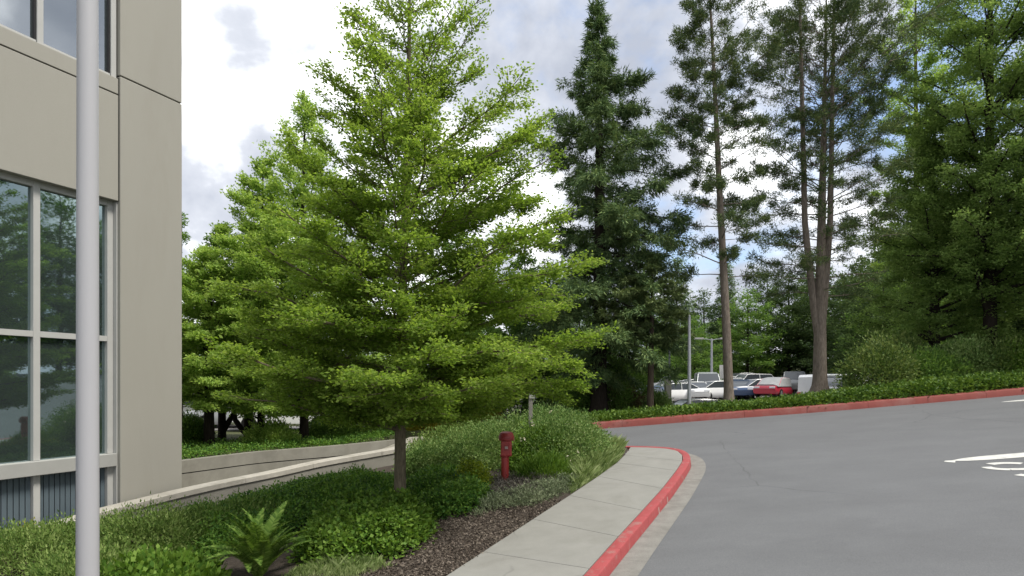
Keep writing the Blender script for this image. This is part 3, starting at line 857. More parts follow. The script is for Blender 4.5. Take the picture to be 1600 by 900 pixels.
def tree(name, label, cat, base, H, trunk_r, zf, left, right, nprim, leaf_n, leaf_len, leaf_w, mat, bark, group=None, z0=.2,
         elev=(5, 45), droop=.08, twigs=14, twig_len=.38, sub=3, jit=.06, jitz=.03, tilt=.5, lean=(0, 0), seed=1, mode='flat', depth=1.0,
         limb=.35, crown_name='crown', pw=1.0, var=.25, bare=.1, tubes=True, fork=None, bend=0.0, prims_extra=(), twig_tube=False, vz=.14, gapk=0.0, trunk_top=1.0, taper=.8, tri=True, topthin=0.0):
    """zf/left/right: crown half-widths (m) at fractions of the height, towards -X and +X"""
    g = np.random.default_rng(seed)
    root = empty(name, base, label, cat, group)
    lean = np.array((lean[0], lean[1], 0.))

    def axis(f):
        f = np.asarray(f, float)
        w = .04 * np.sin(5 * f + seed)[..., None] * np.array((1, .7, 0)) * (H * .12)
        return f[..., None] * np.array((0, 0, H)) + (f ** 1.3)[..., None] * lean + w * f[..., None]
    tr = MB()
    ff = np.r_[0, .006, .016, .03, np.linspace(.06, trunk_top, 14)]
    rad = trunk_r * (1 - ff * .95) ** taper * np.r_[1.75, 1.4, 1.16, 1.06, np.ones(14)]
    P = axis(ff); P[0, 2] -= .12
    tr.tube(P, rad, 12)
    br = MB()
    zfa = np.asarray(zf, float)
    TS, TD, TL = [], [], []
    specs = []
    for i in range(nprim):
        f = z0 + (1 - z0) * ((i + g.uniform(.1, .9)) / nprim) ** pw
        az = i * 2.39996 + g.uniform(-.4, .4)
        specs.append((f, az, 1.0))
    specs += list(prims_extra)
    for f, az, k in specs:
        c = math.cos(az)
        rl, rr = np.interp(f, zfa, left), np.interp(f, zfa, right)
        rd = (rl + rr) / 2 * depth
        rx = rr if c > 0 else rl
        Lh = k * math.sqrt((rx * c) ** 2 + (rd * math.sin(az)) ** 2) * g.uniform(1 - var, 1.06)
        if Lh < .05: Lh = .05
        el = R(elev[0] + (elev[1] - elev[0]) * f + g.uniform(-7, 7))
        zt = f * H
        zs = max(zt - Lh * math.tan(el), z0 * H * .75, .15 * zt)
        if el < 0: zs = min(zt - Lh * math.tan(el), .985 * H)
        s0 = axis(min(zs / H, .985)); hd = np.array((c, math.sin(az), 0))
        t = np.linspace(0, 1, 8)
        side = np.array((-hd[1], hd[0], 0))
        wig = (.06 * Lh * np.sin(t * 4 + g.uniform(0, 6)))[:, None] * side + np.array((0, 0, 1.)) * (.03 * Lh * np.sin(t * 7 + g.uniform(0, 6)))[:, None]
        pts = s0 + hd * (Lh * t)[:, None] + np.array((0, 0, 1.)) * ((zt - s0[2]) * t ** (1 + bend) - droop * Lh * t ** 2)[:, None] + wig * t[:, None]
        r0 = min(trunk_r * limb * (1 - f * .75), .5 * trunk_r) * max(.35, min(1.2, Lh / 2.0))
        br.tube(pts, r0 * (1 - t * .85) + .004, 5, False)
        n = max(4, int(twigs * (.5 + .5 * min(1.5, Lh / max(np.mean(left + right if isinstance(left, list) else left), .1)))))
        tt = g.uniform(bare, 1, n) ** .85; tt[0] = .97
        st = np.stack([np.interp(tt, t, pts[:, q]) for q in range(3)], 1)
        sg = np.where(np.arange(n) % 2 == 0, 1, -1) * g.uniform(.4, 1.1, n); sg[0] = 0
        tang = unit(np.stack([np.interp(tt, t, np.gradient(pts[:, q])) for q in range(3)], 1))
        dirs = unit(tang * np.cos(sg)[:, None] + side * np.sin(sg)[:, None] + np.array((0, 0, 1.)) * g.normal(0, vz if mode == 'flat' else .32, n)[:, None])
        tl = Lh * twig_len * (1.12 - .75 * tt) * g.uniform(.55, 1.15, n) + .06
        TS.append(st); TD.append(dirs); TL.append(tl)
    TS = np.vstack(TS); TD = np.vstack(TD); TL = np.concatenate(TL)
    if twig_tube:
        # thin three-sided twigs
        idx = np.arange(len(TS))
        for i in idx:
            t = np.linspace(0, 1, 3)[:, None]
            br.tube(TS[i] + TD[i] * TL[i] * t, [.006 + .004 * TL[i], .005, .002], 3, False)
    # side shoots
    S_, D_, L_ = [TS], [TD], [TL]
    for k in range(sub):
        q = g.uniform(.25, .95, len(TS))
        sgn = np.where(g.random(len(TS)) < .5, 1, -1) * g.uniform(.5, 1.0, len(TS))
        sd = unit(np.cross(TD, np.array((0, 0, 1.))))
        S_.append(TS + TD * (TL * q)[:, None])
        D_.append(unit(TD * np.cos(sgn)[:, None] + sd * np.sin(sgn)[:, None] + g.normal(0, vz * .8 if mode == 'flat' else .35, (len(TS), 3)) * np.array((.3, .3, 1))))
        L_.append(TL * (1 - q * .6) * g.uniform(.3, .6, len(TS)) + .03)
    TS, TD, TL = np.vstack(S_), np.vstack(D_), np.concatenate(L_)
    p = (TL + .05) * (1 - topthin * sstep(.5, .85, TS[:, 2] / H)); p /= p.sum()
    idx = np.repeat(np.arange(len(TS)), g.multinomial(leaf_n, p))
    n = len(idx)
    s = g.random(n)
    if mode == 'tuft': s = 1 - .55 * s ** 2
    pos = TS[idx] + TD[idx] * (TL[idx] * s)[:, None] + g.normal(0, 1, (n, 3)) * np.array((jit, jit, jitz))
    if gapk:   # thin the leaves out in irregular clumps so that the sky shows through
        w_ = wob(pos[:, 0] + pos[:, 1] * .5, pos[:, 2], gapk, seed)
        kp = g.random(n) < sstep(-.8, .1, w_) * .88 + .12
        pos = pos[kp]; idx = idx[kp]; n = len(idx)
    if mode == 'flat':
        A = TD[idx[:n]] + g.normal(0, .7, (n, 3)) * np.array((1, 1, .45))
        Nn = np.array((0, 0, 1.)) + g.normal(0, tilt, (n, 3))
    elif mode == 'spray':
        A = TD[idx[:n]] + g.normal(0, .45, (n, 3)) + np.array((0, 0, -.25))
        Nn = np.array((0, 0, 1.)) + g.normal(0, tilt, (n, 3))
    else:
        A = TD[idx[:n]] * .6 + g.normal(0, .6, (n, 3)) + np.array((0, 0, .2))
        Nn = g.normal(0, 1, (n, 3))
    V = leaves(pos, A, unit(Nn), leaf_len * g.uniform(.6, 1.25, n), leaf_w * g.uniform(.7, 1.2, n), tri=tri)
    if fork:
        for (f0, dx, dy, f1, r0) in fork:   # a second stem splitting from the trunk
            t = np.linspace(0, 1, 10); a = axis(np.full(10, f0)); a[:, 2] = (f0 + (f1 - f0) * t) * H
            a = a + np.stack([dx * np.minimum(1, t * 3) ** .8 + dx * t * .6, dy * t, 0 * t], 1)
            tr.tube(a, r0 * (1 - .8 * t) + .01, 10, True)
    tr.build('trunk', bark, root, True)
    if tubes and br.v: br.build('branches', bark, root, True)['kind'] = 'stuff'
    quads_obj(crown_name, V, mat, root)
    return root


def bump_dirs(d, seed, k=3.0):
    return 1 + .14 * np.sin(k * d[:, 0] * 2 + seed) * np.cos(k * d[:, 1] * 2 + seed * 1.7) + .10 * np.sin(k * 2.3 * d[:, 2] * 2 + k * 3 * d[:, 0] + seed * .6)


def shrub(name, label, base, rx, ry, h, n, ll, lw, mat, seed=1, group=None, cat='shrub', cl=22, cs=.10, stem=None, upright=0.3, flowers=0, shell=.55, rz=0.0, k=3.0, tri=True):
    g = np.random.default_rng(seed)
    root = empty(name, base, label, cat, group)
    nc = max(8, n // cl)
    d = unit(g.normal(0, 1, (nc, 3))); d[:, 2] = np.abs(d[:, 2]) * 1.0 - .12
    d = unit(d)
    rr = bump_dirs(d, seed, k) * (shell + (1 - shell) * g.random(nc) ** .45)
    C = d * rr[:, None] * np.array((rx, ry, h * .92))
    C[:, 2] = np.maximum(C[:, 2] + h * .05, .02)
    c, s_ = math.cos(rz), math.sin(rz)
    C = np.stack([C[:, 0] * c - C[:, 1] * s_, C[:, 0] * s_ + C[:, 1] * c, C[:, 2]], 1)
    Dw = np.stack([d[:, 0] * c - d[:, 1] * s_, d[:, 0] * s_ + d[:, 1] * c, d[:, 2]], 1)
    idx = np.repeat(np.arange(nc), cl); m = len(idx)
    off = g.normal(0, 1, (m, 3)) * cs
    pos = C[idx] + off
    gzb = 0.0
    pos[:, 2] = np.maximum(pos[:, 2], gzb + .01)
    A = Dw[idx] * .7 + off / cs * .5 + np.array((0, 0, upright)) + g.normal(0, .4, (m, 3))
    Nn = unit(Dw[idx] + np.array((0, 0, .5)) + g.normal(0, .55, (m, 3)))
    V = leaves(pos, A, Nn, ll * g.uniform(.6, 1.25, m), lw * g.uniform(.7, 1.2, m), .1, tri)
    quads_obj('foliage', V, mat, root)
    mb = MB()
    for i in range(9):
        a = g.uniform(0, 6.28); e = g.uniform(.3, .9)
        tip = np.array((math.cos(a) * rx * e * .8, math.sin(a) * ry * e * .8, h * .8 * math.sqrt(1 - e * e * .7)))
        t = np.linspace(0, 1, 4)[:, None]
        mb.tube(np.array((0, 0, -.1)) + tip * t + np.array((0, 0, .1)) * np.sin(t * 3), [.02, .016, .01, .005], 5, False)
    mb.build('stems', stem or M['bark'], root, True)
    if flowers:
        j = g.choice(nc, min(nc, flowers), replace=False)
        j = np.repeat(j, 5); q = len(j)
        P = C[j] + Dw[j] * cs * 1.2 + g.normal(0, .02, (q, 3))
        V = leaves(P, g.normal(0, 1, (q, 3)), unit(Dw[j] + g.normal(0, .4, (q, 3))), np.full(q, .055), np.full(q, .05))
        quads_obj('flowers', V, M['flower'], root)
    return root


def cover(name, label, poly, zfun, h, n, ll, lw, mat, seed=1, edge=.35, cl=12, cs=.05, rough=.3, ws=2.5, upright=.4, kind='stuff', hfun=None, tri=True):
    """a low spreading planting over a polygon on the ground"""
    g = np.random.default_rng(seed)
    poly = np.asarray(poly, float)[:, :2]
    lo, hi = poly.min(0), poly.max(0)
    nc = max(4, n // cl)
    P = np.empty((0, 2))
    while len(P) < nc:
        q = g.uniform(lo, hi, (nc * 2, 2)); q = q[inside(q[:, 0], q[:, 1], poly)]
        P = np.vstack([P, q])
    P = P[:nc]
    d = edge_dist(P[:, 0], P[:, 1], poly)
    hh = h * np.sqrt(np.clip(d / edge, .02, 1)) * (1 + rough * wob(P[:, 0], P[:, 1], ws, seed))
    if hfun is not None: hh = hh * hfun(P[:, 0], P[:, 1])
    lay = 1 - .6 * g.random(nc) ** 2
    z = zfun(P[:, 0], P[:, 1]) + np.maximum(hh, .02) * lay
    C = np.c_[P, z]
    idx = np.repeat(np.arange(nc), cl); m = len(idx)
    off = g.normal(0, 1, (m, 3)) * cs * np.array((1, 1, .6))
    pos = C[idx] + off
    A = off / cs + g.normal(0, .6, (m, 3)) + np.array((0, 0, upright))
    Nn = unit(np.array((0, 0, 1.)) + off / cs * .25 + g.normal(0, .4, (m, 3)))
    V = leaves(pos, A, Nn, ll * g.uniform(.6, 1.25, m), lw * g.uniform(.7, 1.2, m), .12, tri)
    o = quads_obj(name, V, mat)
    return tag(o, label, kind=kind)


def blades(name, label, poly, zfun, n, h, w, mat, seed=1, lean=.5, kind='stuff', edge=.2, dens=None):
    g = np.random.default_rng(seed); poly = np.asarray(poly, float)[:, :2]
    lo, hi = poly.min(0), poly.max(0); P = np.empty((0, 2))
    while len(P) < n:
        q = g.uniform(lo, hi, (n * 2, 2)); P = np.vstack([P, q[inside(q[:, 0], q[:, 1], poly)]])
    P = P[:n]; z = zfun(P[:, 0], P[:, 1]) - .01
    hh = h * g.uniform(.45, 1.15, n) * (1 + .4 * wob(P[:, 0], P[:, 1], 3.0, seed)) * np.sqrt(np.clip(edge_dist(P[:, 0], P[:, 1], poly) / edge, .15, 1))
    a = g.uniform(0, 6.28, n); ld = lean * g.random(n)
    tip = np.stack([np.cos(a) * ld * hh, np.sin(a) * ld * hh, hh], 1)
    sd = np.stack([-np.sin(a + g.uniform(-1, 1, n)), np.cos(a), np.zeros(n)], 1) * (w * .5)
    B = np.c_[P, z]
    mid = B + tip * np.array((.35, .35, .6))
    V = np.stack([B - sd, B + sd, mid + sd * .8, B + tip], 1)
    o = quads_obj(name, V, mat)
    return tag(o, label, kind=kind)


TRUNK = G(625, 800, .17)[:2]


def clear(x, y): return .25 + .75 * sstep(.15, .75, np.hypot(x - TRUNK[0], y - TRUNK[1]))


def gp(pts, dz=KH): return [tuple(G(u, v, dz)[:2]) for u, v in pts]


# ------------------------------------------------------------------ the planted things
def build_front_tree():
    b = G(625, 800, .17)
    k = b[1] / F
    rows = [(-120, 2, 2), (-60, 45, 55), (0, 98, 118), (60, 78, 150), (110, 132, 135), (150, 128, 205), (185, 120, 228), (260, 175, 245), (330, 190, 265), (420, 205, 300), (500, 230, 300),
            (560, 245, 312), (592, 245, 318), (612, 235, 235), (630, 200, 145), (648, 110, 80), (664, 20, 20)]
    H = (CAM_Z + (HY + 120) * k) - b[2]
    zf = [((CAM_Z + (HY - v) * k) - b[2]) / H for v, _, _ in rows][::-1]
    lf = [a * k for _, a, _ in rows][::-1]; rt = [c * k for _, _, c in rows][::-1]
    tree('deciduous_tree', 'young fresh green tree in the planting bed beside the sidewalk', 'tree', b, H, .098, zf, lf, rt, 132, 270000, .060, .034,
         M['leaf_front'], M['bark_light'], z0=.175, elev=(-2, 52), droop=.06, twigs=21, twig_len=.34, sub=4, jit=.06, jitz=.032, tilt=.8, vz=.13, topthin=.6, lean=(.15, 0), seed=17,
         mode='flat', limb=.34, pw=1.4, bare=.10, twig_tube=True, var=.3, tri=False,
         prims_extra=[(.62, -.35, 1.12), (.66, .1, 1.1), (.70, .25, 1.05), (.74, 3.3, 1.05), (.55, .2, 1.05), (.3, -.2, 1.05), (.34, -2.6, 1.0), (.28, -1.2, 1.0), (.33, -1.9, 1.0)])


def px_tree(name, label, u, vbase, Y, rows, nprim, leaf_n, ll, lw, mat, bark, trunk_px, **kw):
    """rows: (v, half width left px, half width right px) from the top down, seen at depth Y"""
    k = Y / F
    b = U(u, vbase, Y)
    vt = rows[0][0]
    H = (HY - vt) * k + CAM_Z - b[2]
    zf = [((CAM_Z + (HY - v) * k) - b[2]) / H for v, _, _ in rows][::-1]
    lf = [a * k for _, a, _ in rows][::-1]; rt = [c * k for _, _, c in rows][::-1]
    return tree(name, label, 'tree', b, H, trunk_px * k / 2, zf, lf, rt, nprim, leaf_n, ll, lw, mat, bark, **kw)


def build_trees():
    gb = 'trees behind the ramp wall'
    px_tree('deciduous_tree', 'tallest pointed leafy tree behind the ramp wall, left of the front tree', 475, 690, 22.5,
            [(150, 4, 4), (190, 25, 18), (240, 60, 60), (310, 95, 110), (400, 120, 140), (500, 120, 140), (580, 110, 130), (640, 70, 95), (668, 20, 25)], 84, 95000, .125, .07,
            M['leaf_back'], M['bark_dark'], 14, group=gb, z0=.09, elev=(5, 62), droop=.05, twigs=15, sub=3, jit=.1, jitz=.07, tilt=.95, seed=21)
    px_tree('deciduous_tree', 'mid height leafy tree with long branches reaching left, behind the ramp wall', 408, 698, 21.5,
            [(250, 4, 4), (300, 40, 20), (340, 58, 60), (400, 85, 80), (480, 100, 90), (560, 105, 90), (625, 85, 80), (652, 45, 55), (672, 10, 10)], 64, 72000, .12, .07,
            M['leaf_back'], M['bark_dark'], 12, group=gb, z0=.12, elev=(5, 50), droop=.06, twigs=14, sub=3, jit=.09, jitz=.06, tilt=.95, seed=22)
    px_tree('deciduous_tree', 'low green tree beside the building corner with a dark leaning trunk', 327, 704, 20.5,
            [(385, 4, 4), (410, 35, 40), (450, 55, 65), (520, 70, 85), (580, 75, 90), (618, 60, 85), (640, 40, 60), (652, 8, 8)], 52, 60000, .115, .068,
            M['leaf_back'], M['bark_dark'], 17, group=gb, z0=.21, elev=(0, 40), droop=.1, twigs=14, sub=3, jit=.09, jitz=.05, tilt=.95, seed=23)
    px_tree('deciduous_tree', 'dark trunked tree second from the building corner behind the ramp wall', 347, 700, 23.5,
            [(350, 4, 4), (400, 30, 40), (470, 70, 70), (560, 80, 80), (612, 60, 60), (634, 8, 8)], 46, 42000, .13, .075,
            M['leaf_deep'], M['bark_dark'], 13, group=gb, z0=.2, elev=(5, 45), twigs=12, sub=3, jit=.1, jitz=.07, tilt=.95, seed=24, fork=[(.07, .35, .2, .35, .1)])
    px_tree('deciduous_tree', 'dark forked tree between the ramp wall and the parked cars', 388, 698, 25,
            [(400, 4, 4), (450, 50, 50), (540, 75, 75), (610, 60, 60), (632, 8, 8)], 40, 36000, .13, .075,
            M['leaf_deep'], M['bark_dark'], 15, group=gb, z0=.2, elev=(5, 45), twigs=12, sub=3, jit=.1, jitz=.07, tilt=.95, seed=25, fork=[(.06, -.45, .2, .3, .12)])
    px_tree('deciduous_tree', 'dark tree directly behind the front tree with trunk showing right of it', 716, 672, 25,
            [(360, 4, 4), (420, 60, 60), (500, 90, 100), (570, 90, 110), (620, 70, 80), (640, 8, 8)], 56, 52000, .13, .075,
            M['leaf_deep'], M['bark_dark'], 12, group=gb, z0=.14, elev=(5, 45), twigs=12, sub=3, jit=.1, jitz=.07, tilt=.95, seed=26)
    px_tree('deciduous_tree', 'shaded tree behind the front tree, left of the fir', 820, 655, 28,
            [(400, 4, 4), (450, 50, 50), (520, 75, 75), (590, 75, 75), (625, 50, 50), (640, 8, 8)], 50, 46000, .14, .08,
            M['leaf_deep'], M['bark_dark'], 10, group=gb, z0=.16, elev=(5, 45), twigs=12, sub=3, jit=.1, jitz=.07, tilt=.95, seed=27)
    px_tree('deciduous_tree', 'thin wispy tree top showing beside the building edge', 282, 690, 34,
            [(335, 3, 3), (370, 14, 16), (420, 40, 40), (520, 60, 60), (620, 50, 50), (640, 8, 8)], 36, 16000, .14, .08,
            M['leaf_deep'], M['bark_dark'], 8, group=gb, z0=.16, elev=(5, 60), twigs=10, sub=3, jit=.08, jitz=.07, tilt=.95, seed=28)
    # fir
    px_tree('fir_tree', 'dark ragged fir tree with a thin spire behind the red kerb', 936, 648, 24.5,
            [(-8, 2, 2), (30, 12, 12), (60, 26, 26), (100, 40, 42), (130, 58, 72), (175, 74, 116), (195, 80, 152), (240, 80, 140), (290, 88, 166), (350, 100, 150), (400, 112, 150), (460, 118, 165), (520, 118, 155), (580, 100, 110), (622, 20, 20)],
            124, 190000, .23, .042, M['needle_fir'], M['bark_dark'], 26, z0=.07, elev=(-20, 22), droop=.10, twigs=16, twig_len=.40, sub=4, jit=.06, jitz=.07, tilt=.7, seed=31, gapk=.55, mode='spray',
            limb=.16, var=.62, bare=.08, prims_extra=[(.80, -.2, 1.25), (.795, .1, 1.2)], pw=1.0)
    # pines
    px_tree('pine_tree', 'tall slender pine with a bare grey trunk behind the red kerb', 1139, 634, 23,
            [(-75, 4, 4), (-40, 36, 36), (10, 72, 70), (60, 90, 88), (110, 95, 92), (170, 76, 92), (250, 80, 96), (330, 84, 88), (400, 95, 85), (460, 80, 62), (490, 20, 20)],
            92, 95000, .15, .030, M['needle_pine'], M['bark_pine'], 15, z0=.27, elev=(-8, 44), droop=.03, twigs=13, twig_len=.34, sub=3, jit=.065, jitz=.06, lean=(-.85, 0), seed=41, gapk=.7, mode='tuft',
            limb=.15, var=.6, bare=.25, twig_tube=True, pw=1/1.4)
    px_tree('pine_tree', 'broad multi stemmed pine with three rising trunks right of the slender pine', 1281, 613, 24,
            [(-95, 4, 6), (-50, 60, 75), (0, 105, 145), (60, 122, 155), (120, 115, 150), (200, 108, 130), (280, 112, 120), (360, 100, 100), (430, 105, 90), (480, 70, 70), (505, 20, 20)],
            150, 165000, .15, .030, M['needle_pine'], M['bark_pine'], 21, z0=.2, elev=(-4, 46), droop=.03, twigs=14, twig_len=.34, sub=3, jit=.07, jitz=.06, lean=(.25, 0), seed=42, gapk=.75, taper=1.25, mode='tuft',
            limb=.11, var=.6, bare=.25, twig_tube=True, fork=[(.095, -.46, .1, .93, .135), (.10, .30, -.15, .95, .13)], pw=1/1.35)
    px_tree('pine_tree', 'small olive pine with flat layered boughs in front of the fir', 1016, 648, 23,
            [(400, 3, 3), (425, 40, 30), (455, 75, 45), (490, 90, 52), (520, 80, 55), (538, 20, 15)],
            34, 40000, .15, .04, M['needle_olive'], M['bark'], 12, z0=.45, elev=(0, 18), droop=.08, twigs=14, twig_len=.36, sub=4, jit=.05, jitz=.025, tilt=.4, seed=43, mode='spray', limb=.2, lean=(.1, 0))
    # right hand woodland
    gr = 'woodland trees right of the pines'
    px_tree('birch_tree', 'airy light green tree between the broad pine and the dense right hand trees', 1432, 600, 29,
            [(-60, 5, 5), (0, 40, 55), (80, 70, 75), (160, 80, 70), (240, 75, 60), (320, 70, 60), (400, 60, 60), (430, 10, 10)],
            52, 34000, .13, .075, M['leaf_back'], M['bark'], 12, group=gr, z0=.28, elev=(10, 60), twigs=13, sub=3, jit=.09, jitz=.07, tilt=.95, seed=51, var=.4, twig_tube=True)
    px_tree('maple_tree', 'layered leafy tree with a dark trunk behind the rhododendrons', 1460, 592, 26,
            [(160, 5, 5), (200, 35, 55), (260, 62, 85), (330, 85, 100), (400, 100, 110), (470, 120, 115), (540, 110, 105), (572, 25, 25)],
            76, 100000, .12, .07, M['leaf_right'], M['bark_dark'], 17, group=gr, z0=.14, elev=(4, 52), droop=.10, twigs=15, sub=3, jit=.12, jitz=.08, tilt=1.0, vz=.3, seed=52)
    px_tree('maple_tree', 'large leafy tree rising past the top right of the photo', 1547, 588, 24.5,
            [(-190, 6, 6), (-120, 60, 60), (-30, 95, 110), (60, 110, 150), (150, 120, 165), (230, 105, 165), (310, 130, 160), (390, 130, 150), (440, 115, 135), (490, 70, 90), (512, 10, 10)],
            100, 150000, .12, .07, M['leaf_right'], M['bark_dark'], 20, group=gr, z0=.2, elev=(4, 58), droop=.10, twigs=16, sub=3, jit=.13, jitz=.08, tilt=1.0, vz=.3, seed=53, fork=[(.12, -.5, -.4, .36, .11)])
    px_tree('maple_tree', 'dense green tree at the right edge of the photo', 1672, 588, 23,
            [(-120, 6, 6), (-40, 70, 60), (60, 110, 100), (170, 130, 120), (280, 135, 130), (380, 130, 130), (470, 115, 110), (550, 70, 70), (570, 12, 12)],
            72, 80000, .14, .08, M['leaf_right'], M['bark_dark'], 20, group=gr, z0=.08, elev=(2, 44), droop=.05, twigs=14, sub=3, jit=.13, jitz=.09, tilt=1.0, vz=.3, seed=54)
    # wooded backdrop: copies of three kinds
    kinds = []
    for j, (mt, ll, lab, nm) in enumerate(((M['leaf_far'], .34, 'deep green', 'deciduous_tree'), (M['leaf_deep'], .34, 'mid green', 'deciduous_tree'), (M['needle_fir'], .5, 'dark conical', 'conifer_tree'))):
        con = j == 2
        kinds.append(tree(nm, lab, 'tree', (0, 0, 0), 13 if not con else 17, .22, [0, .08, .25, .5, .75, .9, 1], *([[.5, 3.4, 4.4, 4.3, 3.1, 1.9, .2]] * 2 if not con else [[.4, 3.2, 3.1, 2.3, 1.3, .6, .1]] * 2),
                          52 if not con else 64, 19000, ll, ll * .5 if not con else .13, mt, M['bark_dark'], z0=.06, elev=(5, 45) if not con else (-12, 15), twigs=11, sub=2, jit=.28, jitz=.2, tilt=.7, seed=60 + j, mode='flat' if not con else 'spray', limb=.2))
    spots = [  # u, depth, kind, scale
        (1010, 72, 1, .9), (1058, 84, 2, 1.0), (1085, 66, 1, .62), (1100, 92, 0, 1.0), (1135, 86, 2, .95), (1168, 74, 1, .85), (1200, 92, 0, 1.15), (1232, 76, 0, .95), (1262, 90, 2, 1.0),
        (1290, 72, 0, .95), (1322, 84, 1, 1.05), (1352, 66, 0, .95), (1385, 74, 0, 1.15), (1420, 60, 0, 1.05), (1405, 42, 1, .72), (1462, 52, 0, 1.15), (1510, 48, 0, 1.1), (1560, 46, 0, 1.15), (1610, 44, 1, 1.15), (1660, 42, 0, 1.15),
        (960, 78, 0, .9), (905, 82, 1, .95), (860, 70, 0, .85), (800, 78, 0, .9), (745, 66, 1, .75), (690, 74, 0, .85), (630, 66, 0, .8), (575, 72, 1, .8), (520, 62, 0, .8), (455, 70, 0, .75), (390, 62, 0, .72), (330, 66, 1, .7), (270, 60, 0, .7),
        (1345, 48, 0, .72), (1380, 40, 0, .62)]
    names = [
        'lighter green tree beyond the thin pine trunk at the back of the car park',
        'dark conifer beyond the grey metal pole',
        'small bright green tree behind the silver van',
        'deep green tree behind the twin headed lamp post',
        'dark conifer just left of the slender pine',
        'lighter green tree right of the slender pine trunk',
        'tall deep green tree above the covered red car',
        'deep green round tree above the grey suv',
        'dark conifer left of the broad pine trunk',
        'deep green tree directly behind the broad pine',
        'lighter green tree behind the white van',
        'deep green tree behind the large pale rhododendron',
        'big deep green tree above the yellowish rhododendron',
        'deep green tree in the gap behind the airy birch',
        'small lighter green tree behind the yellowish rhododendron',
        'deep green tree behind the layered tree with dark trunk',
        'deep green tree between the layered tree and the large leafy tree',
        'deep green tree directly behind the large leafy tree',
        'lighter green tree behind the right edge woodland',
        'farthest right deep green tree beyond the photo edge',
        'deep green tree behind the fir trunk',
        'lighter green tree just left of the fir',
        'deep green tree beyond the wooden post',
        'deep green tree beyond the red standpipe',
        'lighter green tree beyond the yellow green shrub',
        'deep green tree behind the trunk right of the young tree',
        'deep green tree straight behind the young tree trunk',
        'lighter green tree behind the middle of the young tree',
        'deep green tree behind the tall pointed left tree',
        'deep green tree behind the small white van',
        'deep green tree behind the dark forked tree',
        'lighter green tree beyond the dark trunks beside the building',
        'deep green tree hidden behind the building corner',
        'low deep green tree behind the white van and broad pine',
        'lowest deep green tree behind the grey car under the rhododendrons']
    used = set()
    for i, (u, Y, kd, sc) in enumerate(spots):
        x = (u - CX) / F * Y
        t = kinds[kd] if kd not in used else copy_tree(kinds[kd]); used.add(kd)
        t.location = (x, Y, float(gz(x, Y)) - .1)
        t.rotation_euler = (0, 0, i * 2.4)
        q = sc * (1 + .06 * math.sin(i * 3.1)); t.scale = (q * 1.08, q * 1.08, q)
        t['group'] = 'trees of the wooded backdrop'
        t['label'] = names[i]
    ROADSIDE = ['far left tree of the row across the road', 'lighter tree second in the row across the road', 'round tree in the middle of the row across the road', 'tall lighter tree fourth in the row across the road', 'lowest tree near the right end of the row across the road', 'big tree rising behind the middle of the roadside row', 'largest tree behind the right part of the roadside row', 'big tree behind the left end of the roadside row', 'lighter tree ending the row across the road']
    # trees across the road, right of the frame (the windows mirror them)
    for i, (x, y, kd, sc) in enumerate(((33, 22, 0, 1.0), (36, 17, 1, 1.05), (35, 12, 0, 1.0), (39, 6, 1, 1.0), (36, 0, 0, .95), (46, 12, 0, 1.0), (48, 3, 0, 1.05), (47, 21, 0, 1.0), (40, -6, 1, 1.0))):
        t = copy_tree(kinds[kd]); t.location = (x, y, float(gz(x, y)) - .1); t.rotation_euler = (0, 0, i * 1.7); t.scale = (sc, sc, sc)
        t['group'] = 'trees across the road'; t['label'] = ROADSIDE[i]


def build_fern(u, v, seed=5):
    b = G(u, v, KH); b[2] = float(bed_z(b[0], b[1]))
    root = empty('fern', b, 'bright green fern with upright fronds at the front of the bed', 'fern')
    g = np.random.default_rng(seed)
    meshes = []
    for k in range(4):
        # one frond along +X rising: rachis and overlapping paired pinnae
        n = 54; t = np.linspace(0.0, 1, n)
        curve = np.stack([.20 * t + (.30 + .07 * k) * t ** 2.2, .03 * np.sin(t * 3 + k), .98 * t - (.16 + .08 * k) * t ** 2.6], 1)
        tan = unit(np.gradient(curve, axis=0)); nrm = np.stack([-tan[:, 2], 0 * t, tan[:, 0]], 1)
        Q = []
        for i in range(4, n):
            w = .115 * math.sin(math.pi * min(1, (t[i] * .93 + .07)) ** .8) ** .75 + .012
            for s in (-1, 1):
                d = np.array((0, s, 0)) + tan[i] * .45 + nrm[i] * (.22 + g.normal(0, .09))
                d = d / np.linalg.norm(d); p = curve[i]; h = tan[i] * .013
                Q.append([p - h, p + h, p + d * w * .6 + h * 1.1, p + d * w * g.uniform(.85, 1.1)])
        rr = MB(); rr.tube(curve, .007 * (1 - t) + .002, 4, False)
        for q in rr.f: Q.append([rr.v[j] for j in q])
        meshes.append(quads_obj('frond', np.array(Q, float), M['fern'], root))
    N_ = 38
    for i in range(N_):
        o = meshes[i] if i < 4 else meshes[i % 4].copy()
        if i >= 4: link(o, root)
        a = i * 2.39996 + g.uniform(-.3, .3); sc = g.uniform(.66, .98)
        o.rotation_euler = (g.uniform(-.25, .25), g.uniform(-.35, .38), a)
        o.scale = (sc, sc, sc)


